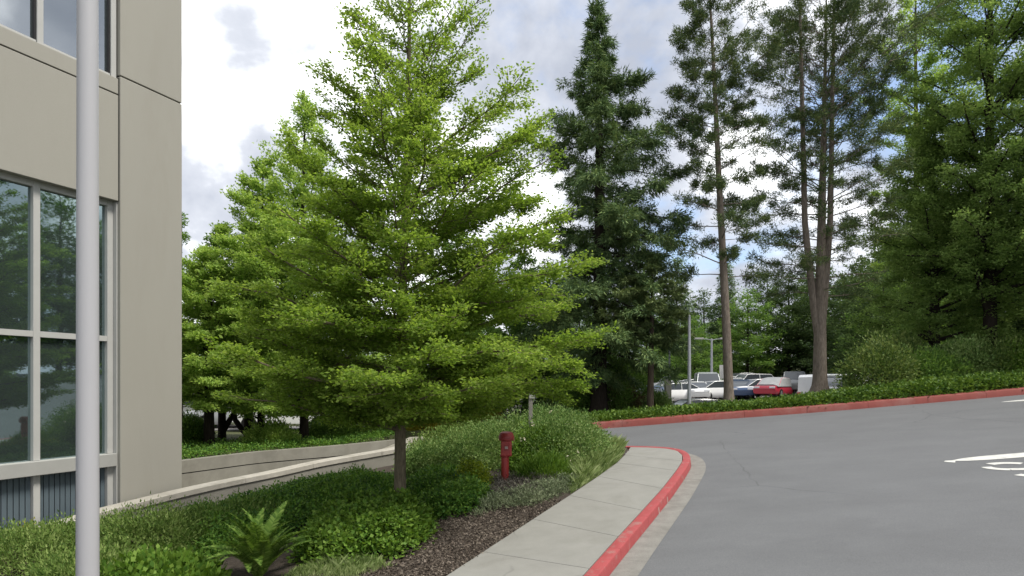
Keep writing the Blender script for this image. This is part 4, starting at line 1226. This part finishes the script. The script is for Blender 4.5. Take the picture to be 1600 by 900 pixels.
def build_bed_plants():
    # front clump of rounded bright leaves round the trunk
    cover('ground_cover', 'bright green rounded leaf ground cover in front of the young tree trunk', gp([(462, 880), (520, 893), (590, 882), (640, 868), (668, 850), (672, 826), (655, 800), (600, 792), (540, 806), (490, 836)]),
          bed_z, .40, 30000, .062, .05, M['leaf_salal'], 71, .35, 10, .05, .22, 3.0, tri=False, hfun=clear)
    cover('ground_cover', 'dark green ground cover mounding along the low wall', gp([(215, 880), (330, 878), (430, 850), (500, 820), (580, 800), (618, 790), (618, 752), (560, 752), (480, 768), (400, 790), (320, 812), (240, 835), (205, 850)]),
          bed_z, .36, 60000, .062, .034, M['leaf_cover'], 72, 1.1, 10, .06, .4, 2.2, hfun=clear)
    cover('ground_cover', 'leafy green ground cover right of the young tree trunk', gp([(640, 806), (690, 815), (735, 806), (765, 790), (762, 765), (720, 752), (660, 752), (632, 770)]),
          bed_z, .28, 22000, .056, .036, M['leaf_cover'], 73, .3, 10, .05, .35, 3.0, tri=False, hfun=clear)
    cover('ground_cover', 'small yellow green patch left of the red standpipe', gp([(705, 776), (740, 784), (768, 772), (764, 756), (735, 750), (708, 758)]),
          bed_z, .40, 6000, .05, .034, M['leaf_lime'], 74, .25, 10, .05, .3, 3.0)
    # front left shrubs, wispy juniper like
    gj = 'spreading shrubs below the low wall'
    js = [(40, 905, .95, .8, .62, 'pale feathery shrub at the bottom left corner of the photo', 'leaf_juniper'), (150, 872, .8, .7, .55, 'feathery shrub behind the tall grey pole', 'leaf_juniper'),
          (235, 872, .8, .7, .62, 'feathery green shrub just right of the tall grey pole', 'leaf_juniper'), (300, 850, .8, .6, .50, 'soft green shrub below the building corner', 'leaf_juniper'),
          (70, 872, .7, .5, .40, 'low pale shrub against the low wall at far left', 'leaf_juniper'), (385, 826, .75, .6, .40, 'feathery shrub above the fern near the low wall', 'leaf_juniper'),
          (150, 930, .8, .7, .50, 'leafy green shrub at the foot of the grey pole', 'leaf_juniper'), (238, 930, .7, .5, .34, 'broad leaved low shrub left of the fern', 'leaf_salal')]
    for i, (u, v, rx, ry, h, lab, mt) in enumerate(js):
        b = G(u, v, KH); b[2] = float(bed_z(b[0], b[1])) - .03
        shrub('shrub', lab, b, rx, ry, h, 13000, .06 if mt == 'leaf_juniper' else .075, .022 if mt == 'leaf_juniper' else .06, M[mt], 80 + i, gj, cl=20, cs=.07, upright=.6, shell=.6, tri=mt != 'leaf_salal')
    build_fern(405, 908)
    # grass at the fern's foot
    blades('grass', 'thin dry grass at the front edge of the mulch', gp([(440, 905), (560, 905), (620, 885), (560, 880), (480, 885)]), bed_z, 2500, .16, .008, M['grass'], 91, .9)
    # hedge bank towards the road
    gh = 'bank of hedge shrubs beyond the standpipe'
    hs = [(672, 738, .6, .6, .55, 'leaf_hedge', 'feathery hedge shrub right of the young tree trunk', 0), (728, 733, .75, .7, .72, 'leaf_hedge', 'dark hedge shrub left of the red standpipe', 0),
          (762, 724, .8, .85, .86, 'leaf_hedge', 'rounded hedge shrub directly behind the red standpipe', 0), (792, 712, 1.0, .9, 0.86, 'leaf_hedge', 'clipped green shrub left of the grey wooden post', 0),
          (842, 736, .6, .6, .85, 'leaf_salal', 'bright leafy shrub just right of the red standpipe', 0), (872, 732, .85, .8, 1.08, 'leaf_hedge', 'flowering shrub with cream blooms near the sidewalk end', 22),
          (902, 722, .6, .6, .95, 'leaf_hedge', 'small flowering shrub at the right end of the hedge bank', 26), (742, 706, 1.0, .9, .72, 'leaf_juniper', 'pale sloping hedge shrub beside the low wall', 0),
          (700, 722, .9, .8, .75, 'leaf_juniper', 'soft pale shrub at the end of the low wall', 0), (850, 708, .9, .8, 1.08, 'leaf_hedge', 'twiggy green shrub right of the grey wooden post', 8)]
    for i, (u, v, rx, ry, h, mt, lab, fl) in enumerate(hs):
        b = G(u, v, KH); b[2] = float(bed_z(b[0], b[1])) - .03
        shrub('hedge_shrub', lab, b, rx, ry, h, 15000, .06, .034, M[mt], 100 + i, gh, cl=18, cs=.085, flowers=fl, shell=.62)
    b = G(852, 752, KH); b[2] = float(bed_z(b[0], b[1])) - .02
    shrub('shrub', 'low tufted shrub between standpipe and sidewalk', b, .5, .42, .42, 9000, .10, .016, M['leaf_salal'], 121, None, cl=18, cs=.06, upright=1.2)
    cover('ground_cover', 'silvery green ground cover beside the sidewalk', gp([(742, 812), (770, 800), (830, 790), (880, 772), (930, 742), (905, 738), (850, 760), (800, 778), (755, 790)]),
          bed_z, .12, 14000, .05, .018, M['leaf_grey'], 122, .12, 8, .05, .6, 4.0, 1.0)
    cover('ground_cover', 'grey brown heathery ground cover round the red standpipe', gp([(750, 795), (830, 785), (905, 748), (880, 742), (820, 752), (770, 750)]),
          bed_z, .13, 13000, .05, .014, M['leaf_heather'], 123, .2, 8, .05, .5, 4.0, 1.0)
    blades('grass', 'pale fluffy grass at the curved end of the sidewalk', gp([(892, 768), (935, 742), (966, 719), (974, 706), (950, 701), (915, 705), (890, 730)]), bed_z, 22000, .30, .009, M['grass'], 124, 1.0)
    # bark chips
    g = np.random.default_rng(131)
    poly = np.array(gp([(560, 960), (700, 905), (760, 862), (830, 814), (880, 782), (850, 770), (780, 775), (700, 800), (650, 840), (560, 890)]))
    P = g.uniform(poly.min(0), poly.max(0), (60000, 2)); P = P[inside(P[:, 0], P[:, 1], poly)][:16000]; n = len(P)
    pos = np.c_[P, bed_z(P[:, 0], P[:, 1]) + g.uniform(.0, .02, n)]
    A = g.normal(0, 1, (n, 3)) * np.array((1, 1, .35)); Nn = unit(np.array((0, 0, 1.)) + g.normal(0, .5, (n, 3)))
    tag(quads_obj('bark_chips', leaves(pos, A, Nn, g.uniform(.02, .06, n), g.uniform(.012, .03, n)), M['chip']), 'dark bark chips over the bed beside the sidewalk', kind='stuff')
    # sprig growing on the low wall
    b = U(42, 838, 9.9)
    shrub('weed', 'small yellow flowered weed growing at the low wall', b - np.array((0, 0, .1)), .14, .14, .3, 260, .06, .03, M['leaf_yellow'], 133, None, 'weed', cl=6, cs=.05)


def build_far_plants():
    # ivy bank
    f = FAR[6:].copy(); back = offset_line(f, 1.9)
    f2 = offset_line(f, .22)
    poly = [tuple(p[:2]) for p in f2] + [tuple(p[:2]) for p in back[::-1]]
    cover('ivy', 'dark green ivy covering the bank behind the red kerb', poly, lambda x, y: gz(x, y) + .12, .34, 130000, .105, .085, M['leaf_ivy'], 141, .3, 10, .07, .25, 1.6, .3, hfun=lambda x, y: np.interp(x, [2, 5, 8, 11, 14], [.5, .5, .55, .85, 1.2]))
    gh = 'rhododendrons behind the ivy'
    sh = [(1374, 610, 22.9, 1.25, 1.1, 2.0, 'leaf_rhodo', 'large pale rhododendron left of the dark woodland'), (1412, 606, 24.4, 1.0, 1.0, 2.0, 'leaf_rhodo', 'yellowish rhododendron second from the left'),
          (1455, 602, 23.0, 1.1, 1.0, 1.5, 'leaf_deep', 'dark green rhododendron in the middle of the row'), (1500, 599, 23.2, 1.2, 1.0, 1.75, 'leaf_hedge', 'rhododendron in front of the large tree trunk'),
          (1552, 596, 23.2, 1.3, 1.1, 1.65, 'leaf_rhodo', 'brown tinged rhododendron right of the large trunk'), (1605, 592, 22.6, 1.1, 1.0, 1.5, 'leaf_salal', 'bright green shrub at the right edge above the ivy'),
          (1660, 590, 22.6, 1.3, 1.1, 1.9, 'leaf_hedge', 'rhododendron just beyond the right edge')]
    for i, (u, v, Y, rx, ry, h, mt, lab) in enumerate(sh):
        b = U(u, v, Y); b[2] = float(gz(b[0], b[1])) - .05
        shrub('rhododendron', lab, b, rx, ry, h, 15000, .13, .055, M[mt], 150 + i, gh, cl=14, cs=.13, shell=.6)
    o = [(968, 26.0, 1.05, .6, 1.25, 'leaf_brown', 'clipped brown tinged hedge right of the fir trunk', 'hedge_shrub'), (908, 25.5, .9, .8, 1.7, 'leaf_deep', 'dark shrub at the foot of the fir', 'shrub'),
         (1028, 24.6, .35, .35, .6, 'leaf_hedge', 'small shrub beside the thin pine trunk', 'shrub'), (990, 27.0, .9, .8, 2.2, 'leaf_deep', 'dark ivy covered bush behind the brown hedge', 'shrub'),
         (950, 25.2, .9, .7, 3.2, 'leaf_deep', 'dark ivy bush climbing the fir trunk', 'shrub'), (1110, 33, 1.2, .8, .7, 'leaf_hedge', 'low shrub at the car park edge', 'shrub'),
         (880, 26.5, 1.2, .9, 1.5, 'leaf_hedge', 'green shrub left of the fir beyond the road', 'shrub'), (812, 27, 1.3, 1.0, 1.5, 'leaf_deep', 'dark shrub beyond the wooden post', 'shrub'),
         (745, 26, .95, .8, .8, 'leaf_yellow', 'yellow green shrub beyond the ramp wall', 'shrub'), (672, 25, .9, .8, .62, 'leaf_yellow', 'low yellowish shrub behind the young tree trunk', 'shrub'),
         (298, 21.0, .55, .6, 1.0, 'leaf_deep', 'dark round shrub at the building corner behind the ramp wall', 'shrub'), (425, 21.6, .8, .6, .8, 'leaf_back', 'bright leafy shrub behind the ramp wall', 'shrub'),
         (520, 24, 1.1, .8, .8, 'leaf_deep', 'shaded shrub behind the middle of the ramp wall', 'shrub'), (575, 24.5, 1.2, .9, 1.1, 'leaf_deep', 'shaded shrub behind the right end of the ramp wall', 'shrub')]
    for i, (u, Y, rx, ry, h, mt, lab, nm) in enumerate(o):
        x = (u - CX) / F * Y; b = (x, Y, float(gz(x, Y)) - .05)
        shrub(nm, lab, b, rx, ry, h, 11000, .10, .055, M[mt], 170 + i, None, cl=16, cs=.11, shell=.55)
    # grassy strip behind the ramp wall
    A = offset2(FWALL, .3); B = offset2(FWALL, 3.4)
    cover('ground_cover', 'short green plants behind the ramp wall', [tuple(p[:2]) for p in A] + [tuple(p[:2]) for p in B[::-1]], lambda x, y: gz(x, y) + .0, .16, 24000, .08, .045, M['leaf_cover'], 190, .2, 10, .08, .4, 2.0)


# ------------------------------------------------------------------ posts, poles, standpipe
def build_furniture():
    # tall pole in the foreground
    x, y = -.663 * 5.5, 5.5; z = float(bed_z(np.array([x]), np.array([y]))[0])
    p = empty('pole', (x, y, z), 'tall pale grey metal pole in front of the building', 'pole')
    mb = MB(); mb.lathe([(.087, 0), (.0865, 1.0), (.083, 3.5), (.078, 6.0), (.066, 9.2)], 32); mb.build('shaft', M['pole'], p, True)
    mb = MB(); mb.lathe([(.17, -.02), (.17, .03), (.15, .05), (.105, .06), (.095, .12), (.088, .13)], 28); mb.build('base_flange', M['pole'], p, True)
    mb = MB(); mb.box(.06, .091, -.035, .035, .45, .62); mb.build('hand_hole_cover', M['pole'], p, False, .004)
    mb = MB(); mb.lathe([(.03, 9.2), (.075, 9.23), (.085, 9.3), (.075, 9.37), (.02, 9.41)], 20); mb.build('finial', M['pole'], p, True)
    # red standpipe
    b = G(789, 760, KH); b[2] = float(bed_z(b[0], b[1])) - .02
    s = b[1] / F
    q = empty('standpipe', b, 'red fire standpipe with a capped head in the mulch', 'standpipe', rz=.0)
    mb = MB(); mb.lathe([(.086, 0), (.086, .04), (.072, .05), (.071, .60)], 22); mb.build('shaft', M['fdc_red'], q, True)
    mb = MB(); mb.box(-.075, .125, -.085, .085, .56, .86); mb.build('head_body', M['fdc_red'], q, False, .028)
    mb = MB(); mb.lathe([(.10, .84), (.137, .85), (.142, .87), (.142, .925), (.13, .945), (.118, .985), (.08, 1.005), (.02, 1.01)], 24, (.025, 0, 0)); mb.build('cap', M['fdc_dark'], q, True)
    mb = MB(); mb.box(-.02, .075, -.093, -.084, .66, .78); mb.build('indicator_plate', M['fdc_dark'], q, False, .004)
    mb = MB(); mb.box(.0, .055, -.097, -.092, .70, .745); mb.build('indicator_window', M['old_white'], q)
    mb = MB(); mb.box(.158, .172, -.03, .03, .82, .92); mb.box(.12, .16, -.018, .018, .865, .895); mb.build('handle', M['brass'], q, False, .003)
    mb = MB(); mb.lathe([(.112, .0), (.112, .022), (.10, .03)], 18); mb.build('foot_flange', M['fdc_dark'], q, True)
    mb = MB(); mb.lathe([(.084, .545), (.09, .555), (.09, .58), (.08, .59)], 20); mb.build('collar', M['fdc_dark'], q, True)
    mb = MB()
    for a in range(6):
        an = a * math.pi / 3; mb.lathe([(.010, .845), (.010, .857)], 6, (.025 + .122 * math.cos(an), .122 * math.sin(an), 0))
    mb.build('bolts', M['fdc_dark'], q)
    # wooden post in the hedge
    x, y = (829 - CX) / F * 13.4, 13.4; z = float(bed_z(np.array([x]), np.array([y]))[0])
    p = empty('wooden_post', (x, y, z - .05), 'weathered grey wooden post standing in the hedge bank', 'post')
    H = CAM_Z + (HY - 621) / F * y - z + .05
    mb = MB(); mb.box(-.04, .04, -.04, .04, 0, H); mb.build('post', M['wood'], p, False, .008)
    mb = MB(); mb.box(-.03, .09, -.055, -.047, H - .02, H + .10); mb.build('small_sign', M['white_frame'], p, False, .003)
    # street poles beyond the road
    def lamp(name, lab, u, Y, vt, r, heads=0, base_box=0.0):
        x = (u - CX) / F * Y; z = float(gz(x, Y)); top = CAM_Z + (HY - vt) / F * Y - z
        o = empty(name, (x, Y, z), lab, 'lamp post' if heads else 'pole', 'grey poles beyond the road')
        mb = MB(); mb.lathe([(r * 1.2, 0), (r * 1.1, .3), (r, top * .5), (r * .8, top)], 12); mb.build('shaft', M['galv'], o, True)
        mb = MB(); mb.lathe([(r * 2.2, 0), (r * 2.2, .06), (r * 1.4, .1)], 14); mb.build('base_plate', M['galv'], o, True)
        if base_box:
            mb = MB(); mb.box(-.18, .05, -.14, .14, 0, base_box); mb.build('pedestal', M['coping'], o, False, .01)
        for k in range(heads):
            sgn = 1 if k else -1
            mb = MB(); mb.tube([(0, 0, top - .1), (sgn * .4, 0, top), (sgn * .9, 0, top + .03)], [.035, .03, .03], 6); mb.build('arm', M['galv'], o, True)
            mb = MB(); mb.box(sgn * 1.2 - .42, sgn * 1.2 + .42, -.17, .17, top - .02, top + .14); mb.build('lamp_head', M['sill_grey'], o, False, .03)
        mb = MB(); mb.lathe([(r * .9, top), (r * .5, top + .04), (.005, top + .06)], 10); mb.build('pole_cap', M['galv'], o, True)
        return o
    lamp('metal_pole', 'grey metal pole at the edge of the ivy behind the red kerb', 1077, 22.0, 494, .06)
    lamp('metal_pole', 'thin pale pole on a concrete pedestal left of the grey metal pole', 1046, 25.5, 528, .042, 0, 1.2)
    lamp('lamp_post', 'twin headed lamp post standing in the car park', 1112, 60, 530, .11, 2)
    lamp('utility_pole', 'pale utility pole half hidden behind the fir', 929, 30, 385, .07)
    x, Y = (1128 - CX) / F * 52, 52; z = float(gz(x, Y))
    o = empty('sign_post', (x, Y, z), 'small white sign on a post at the back of the car park', 'sign')
    mb = MB(); mb.lathe([(.03, 0), (.03, 2.2)], 8); mb.build('post', M['galv'], o, True)
    mb = MB(); mb.box(-.2, .2, -.02, .02, 1.6, 2.9 - .2); mb.build('sign_plate', M['white_frame'], o, False, .005)


# ------------------------------------------------------------------ cars
def make_car(label, colour, u, Y, rz, kind='saloon', group='cars in the car park', cover_=False, z=None):
    x = (u - CX) / F * Y; zz = float(gz(x, Y)) + .03 if z is None else z
    o = empty('parked_car', (x, Y, zz), label, 'car', group, rz)
    L, Wd = (4.6, 1.8) if kind not in ('van', 'panel') else (5.3, 1.98)
    if kind == 'saloon':
        belt = [(-2.3, .55, .70), (-2.2, .30, .86), (-1.5, .20, .93), (-.9, .18, .95), (0, .18, .96), (.9, .18, .97), (1.6, .20, .95), (2.2, .30, .88), (2.3, .55, .75)]
        cab = [(-1.55, .93), (-.75, 1.40), (0, 1.46), (.75, 1.43), (1.75, .95)]
    elif kind == 'suv':
        belt = [(-2.3, .6, .85), (-2.2, .35, 1.02), (-1.4, .24, 1.08), (-.9, .22, 1.10), (0, .22, 1.10), (.9, .22, 1.10), (1.6, .24, 1.10), (2.2, .35, 1.08), (2.3, .6, .95)]
        cab = [(-1.35, 1.08), (-.75, 1.66), (0, 1.72), (1.7, 1.68), (2.2, 1.08)]
    elif kind == 'panel':
        belt = [(-2.6, .6, .95), (-2.5, .35, 1.2), (-2.0, .26, 1.25), (-1.15, .24, 2.02), (0, .24, 2.1), (1, .24, 2.1), (2.0, .26, 2.1), (2.5, .35, 2.07), (2.62, .6, 1.95)]
        cab = [(-2.1, 1.25), (-1.5, 1.80), (-1.15, 2.04), (-1.0, 2.06), (-.95, 1.25)]
    else:
        belt = [(-2.6, .6, .95), (-2.5, .35, 1.2), (-2.0, .26, 1.25), (-1, .24, 1.28), (0, .24, 1.28), (1, .24, 1.28), (2.0, .26, 1.28), (2.5, .35, 1.28), (2.62, .6, 1.1)]
        cab = [(-2.1, 1.25), (-1.4, 1.98), (-.5, 2.1), (2.2, 2.08), (2.55, 1.28)]
    w = Wd / 2

    def loft(secs):   # secs: list of cross-section point lists (same count)
        k = len(secs[0]); V = [p for s_ in secs for p in s_]
        f = [(i * k + j, i * k + (j + 1) % k, (i + 1) * k + (j + 1) % k, (i + 1) * k + j) for i in range(len(secs) - 1) for j in range(k)]
        f += [tuple(range(k))[::-1], tuple(range((len(secs) - 1) * k, len(secs) * k))]
        return V, f
    secs = []
    for i, (xx, zb, zt) in enumerate(belt):
        ww = w * (.80 if i in (0, len(belt) - 1) else (.93 if i in (1, len(belt) - 2) else 1))
        zm = zb + (zt - zb) * .55
        secs.append([(xx, -ww * .9, zb), (xx, -ww, zb + .12), (xx, -ww, zm), (xx, -ww * .93, zt - .03), (xx, -ww * .8, zt), (xx, ww * .8, zt), (xx, ww * .93, zt - .03), (xx, ww, zm), (xx, ww, zb + .12), (xx, ww * .9, zb)])
    V, f = loft(secs); mb = MB(); mb.add(V, f); mb.build('body', PAINT[colour], o, True)
    # greenhouse: glass block with roof on top
    secs = []
    for i, (xx, zt) in enumerate(cab):
        zb = min(b_[2] for b_ in belt[2:-2]) - .04; r_ = (zt - zb) / (max(c_[1] for c_ in cab) - zb)
        ww = w * (.90 - .14 * r_)
        secs.append([(xx, -w * .9, zb), (xx, -ww, max(zt, zb + .01)), (xx, ww, max(zt, zb + .01)), (xx, w * .9, zb)])
    V, f = loft(secs); mb = MB(); mb.add(V, f); mb.build('windows', M['car_glass'], o, True)
    mid = cab[1:-1]
    secs = []
    for xx, zt in mid:
        ww = w * .775; secs.append([(xx, -ww, zt - .035), (xx, -ww * .93, zt + .022), (xx, ww * .93, zt + .022), (xx, ww, zt - .035)])
    V, f = loft(secs); mb = MB(); mb.add(V, f); mb.build('roof', PAINT[colour], o, True)
    # pillars
    for sy in (-1, 1):
        for (a, b_) in ((cab[0], cab[1]), (cab[-2], cab[-1])):
            mb = MB(); mb.tube([(a[0], sy * w * (.895 if a is cab[0] else .775), a[1]), (b_[0], sy * w * (.775 if b_ is cab[1] else .895), b_[1])], .022, 5); mb.build('pillar', PAINT[colour], o)
        xm = (cab[1][0] + cab[-2][0]) / 2; mb = MB(); mb.tube([(xm, sy * w * .905, belt[4][2] - .02), (xm, sy * w * .79, cab[2][1] - .03)], .025, 5)
        mb.build('pillar', PAINT[colour], o)
    for sx in (-1, 1):
        for sy in (-1, 1):
            wx = sx * L * .30; r_ = .33 if kind == 'saloon' else .37
            an = np.arange(18) * 2 * math.pi / 18
            mb = MB(); V = []; prof = [(r_ * .55, .10), (r_ * .9, .115), (r_, .08), (r_, -.08), (r_ * .9, -.11)]
            for rr, yy in prof: V += [(wx + rr * math.cos(a), sy * (w - .09 + yy), r_ + rr * math.sin(a)) for a in an]
            k = 18; mb.add(V, [(i * k + j, i * k + (j + 1) % k, (i + 1) * k + (j + 1) % k, (i + 1) * k + j) for i in range(len(prof) - 1) for j in range(k)])
            t = mb.build('wheel', M['tyre'], o, True)
            mb = MB(); V = [(wx + r_ * .58 * math.cos(a), sy * (w + .015), r_ + r_ * .58 * math.sin(a)) for a in an]; V.append((wx, sy * (w + .03), r_))
            mb.add(V, [(j, (j + 1) % k, k) for j in range(k)]); mb.build('rim', M['rim'], t)
    zl = belt[1][2] - .17
    for sy in (-1, 1):
        mb = MB(); mb.box(-L / 2 - .005, -L / 2 + .22, sy * w * .62 - .2, sy * w * .62 + .2, zl, zl + .13); mb.build('headlight', M['lamp'], o, False, .03)
        mb = MB(); mb.box(L / 2 - .2, L / 2 + .005, sy * w * .66 - .16, sy * w * .66 + .16, zl, zl + .15); mb.build('taillight', M['tail'], o, False, .03)
    if cover_:
        secs = []
        for xx, zt in [(-2.0, .98), (-1.6, 1.0)] + [(c_[0] * 1.05, c_[1] + .05) for c_ in cab[1:-1]] + [(1.9, 1.02), (2.25, .95)]:
            secs.append([(xx, -w * 1.02, .82), (xx, -w * .86, zt - .08), (xx, -w * .6, zt), (xx, w * .6, zt), (xx, w * .86, zt - .08), (xx, w * 1.02, .82)])
        V, f = loft(secs); mb = MB(); mb.add(V, f); c = mb.build('car_cover', M['cover_cloth'], None, True)
        c.location = o.location; c.rotation_euler = o.rotation_euler
        tag(c, 'grey cloth cover draped over the red car', 'car cover')
    return o


def build_cars():
    make_car('dark blue car beside the brown hedge, seen end on', 'blue', 1010, 33, R(85), z=.95)
    make_car('faded rose coloured car just behind the ivy beside the grey metal pole', 'rose', 1064, 29.5, R(4), z=-.02)
    make_car('black saloon low behind the ivy right of the grey metal pole', 'black', 1092, 31.5, R(5), z=.30)
    for lab, col, u, Y, rz, kd in (
            ('white hatchback in the near row behind the grey metal pole', 'white', 1058, 50, 12, 'saloon'),
            ('silver van in the middle of the car park', 'silver', 1104, 53, 78, 'van'),
            ('white saloon in the near row left of the slender pine trunk', 'white', 1124, 50, 10, 'saloon'),
            ('dark blue car right of the slender pine trunk', 'blue', 1156, 50, 75, 'saloon'),
            ('white saloon below the red car', 'white', 1190, 49, 8, 'saloon'),
            ('white suv in the second row right of the pine trunk', 'white', 1172, 58, 15, 'suv'),
                        ('silver saloon in the second row left of the grey metal pole', 'silver', 1050, 58, 20, 'saloon'),
            ('white saloon in the second row behind the silver van', 'white', 1086, 60, 15, 'saloon'),
            ('silver hatchback at the back near the twin headed lamp post', 'silver', 1108, 68, 10, 'saloon'),
            ('white saloon at the back behind the slender pine', 'white', 1136, 66, 15, 'saloon'),
            ('white suv at the back behind the thin pale pole', 'white', 1052, 68, 12, 'suv'),
            ('grey saloon at the far back of the car park', 'grey', 1162, 70, 8, 'saloon'),
                                    ('white saloon parked end on between the grey metal pole and the silver van', 'white', 1086, 51, 82, 'saloon'),
            ('white saloon parked end on behind the dark blue car', 'white', 1146, 57, 80, 'saloon'),
            ('grey car under the rhododendrons', 'grey', 1398, 29, 6, 'saloon')):
        make_car(lab, col, u, Y, R(rz), kd)
    make_car('red car under a grey cover', 'red', 1212, 48, R(48), cover_=True, z=1.5)
    make_car('grey suv behind the covered red car', 'grey', 1241, 50, R(68), 'suv', z=1.75)
    make_car('white car far back left of the broad pine trunk', 'white', 1263, 56, R(10), z=1.75)
    make_car('white panel van half hidden by the pale rhododendron', 'white', 1335, 33, R(186), 'panel', z=.9)
    make_car('small white car right at the broad pine trunk', 'white', 1312, 31, R(70), z=1.45)
    gl = 'cars seen below the trees left'
    make_car('white van seen under the leaves behind the ramp wall', 'white', 452, 31, R(5), 'van', gl)
    make_car('silver car beyond the dark trunks at left', 'silver', 372, 33, R(8), 'saloon', gl)
    make_car('white car beyond the dark trunks beside the building', 'white', 330, 35, R(4), 'suv', gl)
    make_car('white saloon deep in shade behind the front tree', 'white', 690, 38, R(5), 'saloon', gl)
    make_car('silver saloon in shade left of the fir', 'silver', 880, 36, R(10), 'saloon', gl)


build_ground(); build_road(); build_markings(); build_bed(); build_walls(); build_building()
build_front_tree(); build_trees()
build_furniture(); build_cars()
build_bed_plants(); build_far_plants()
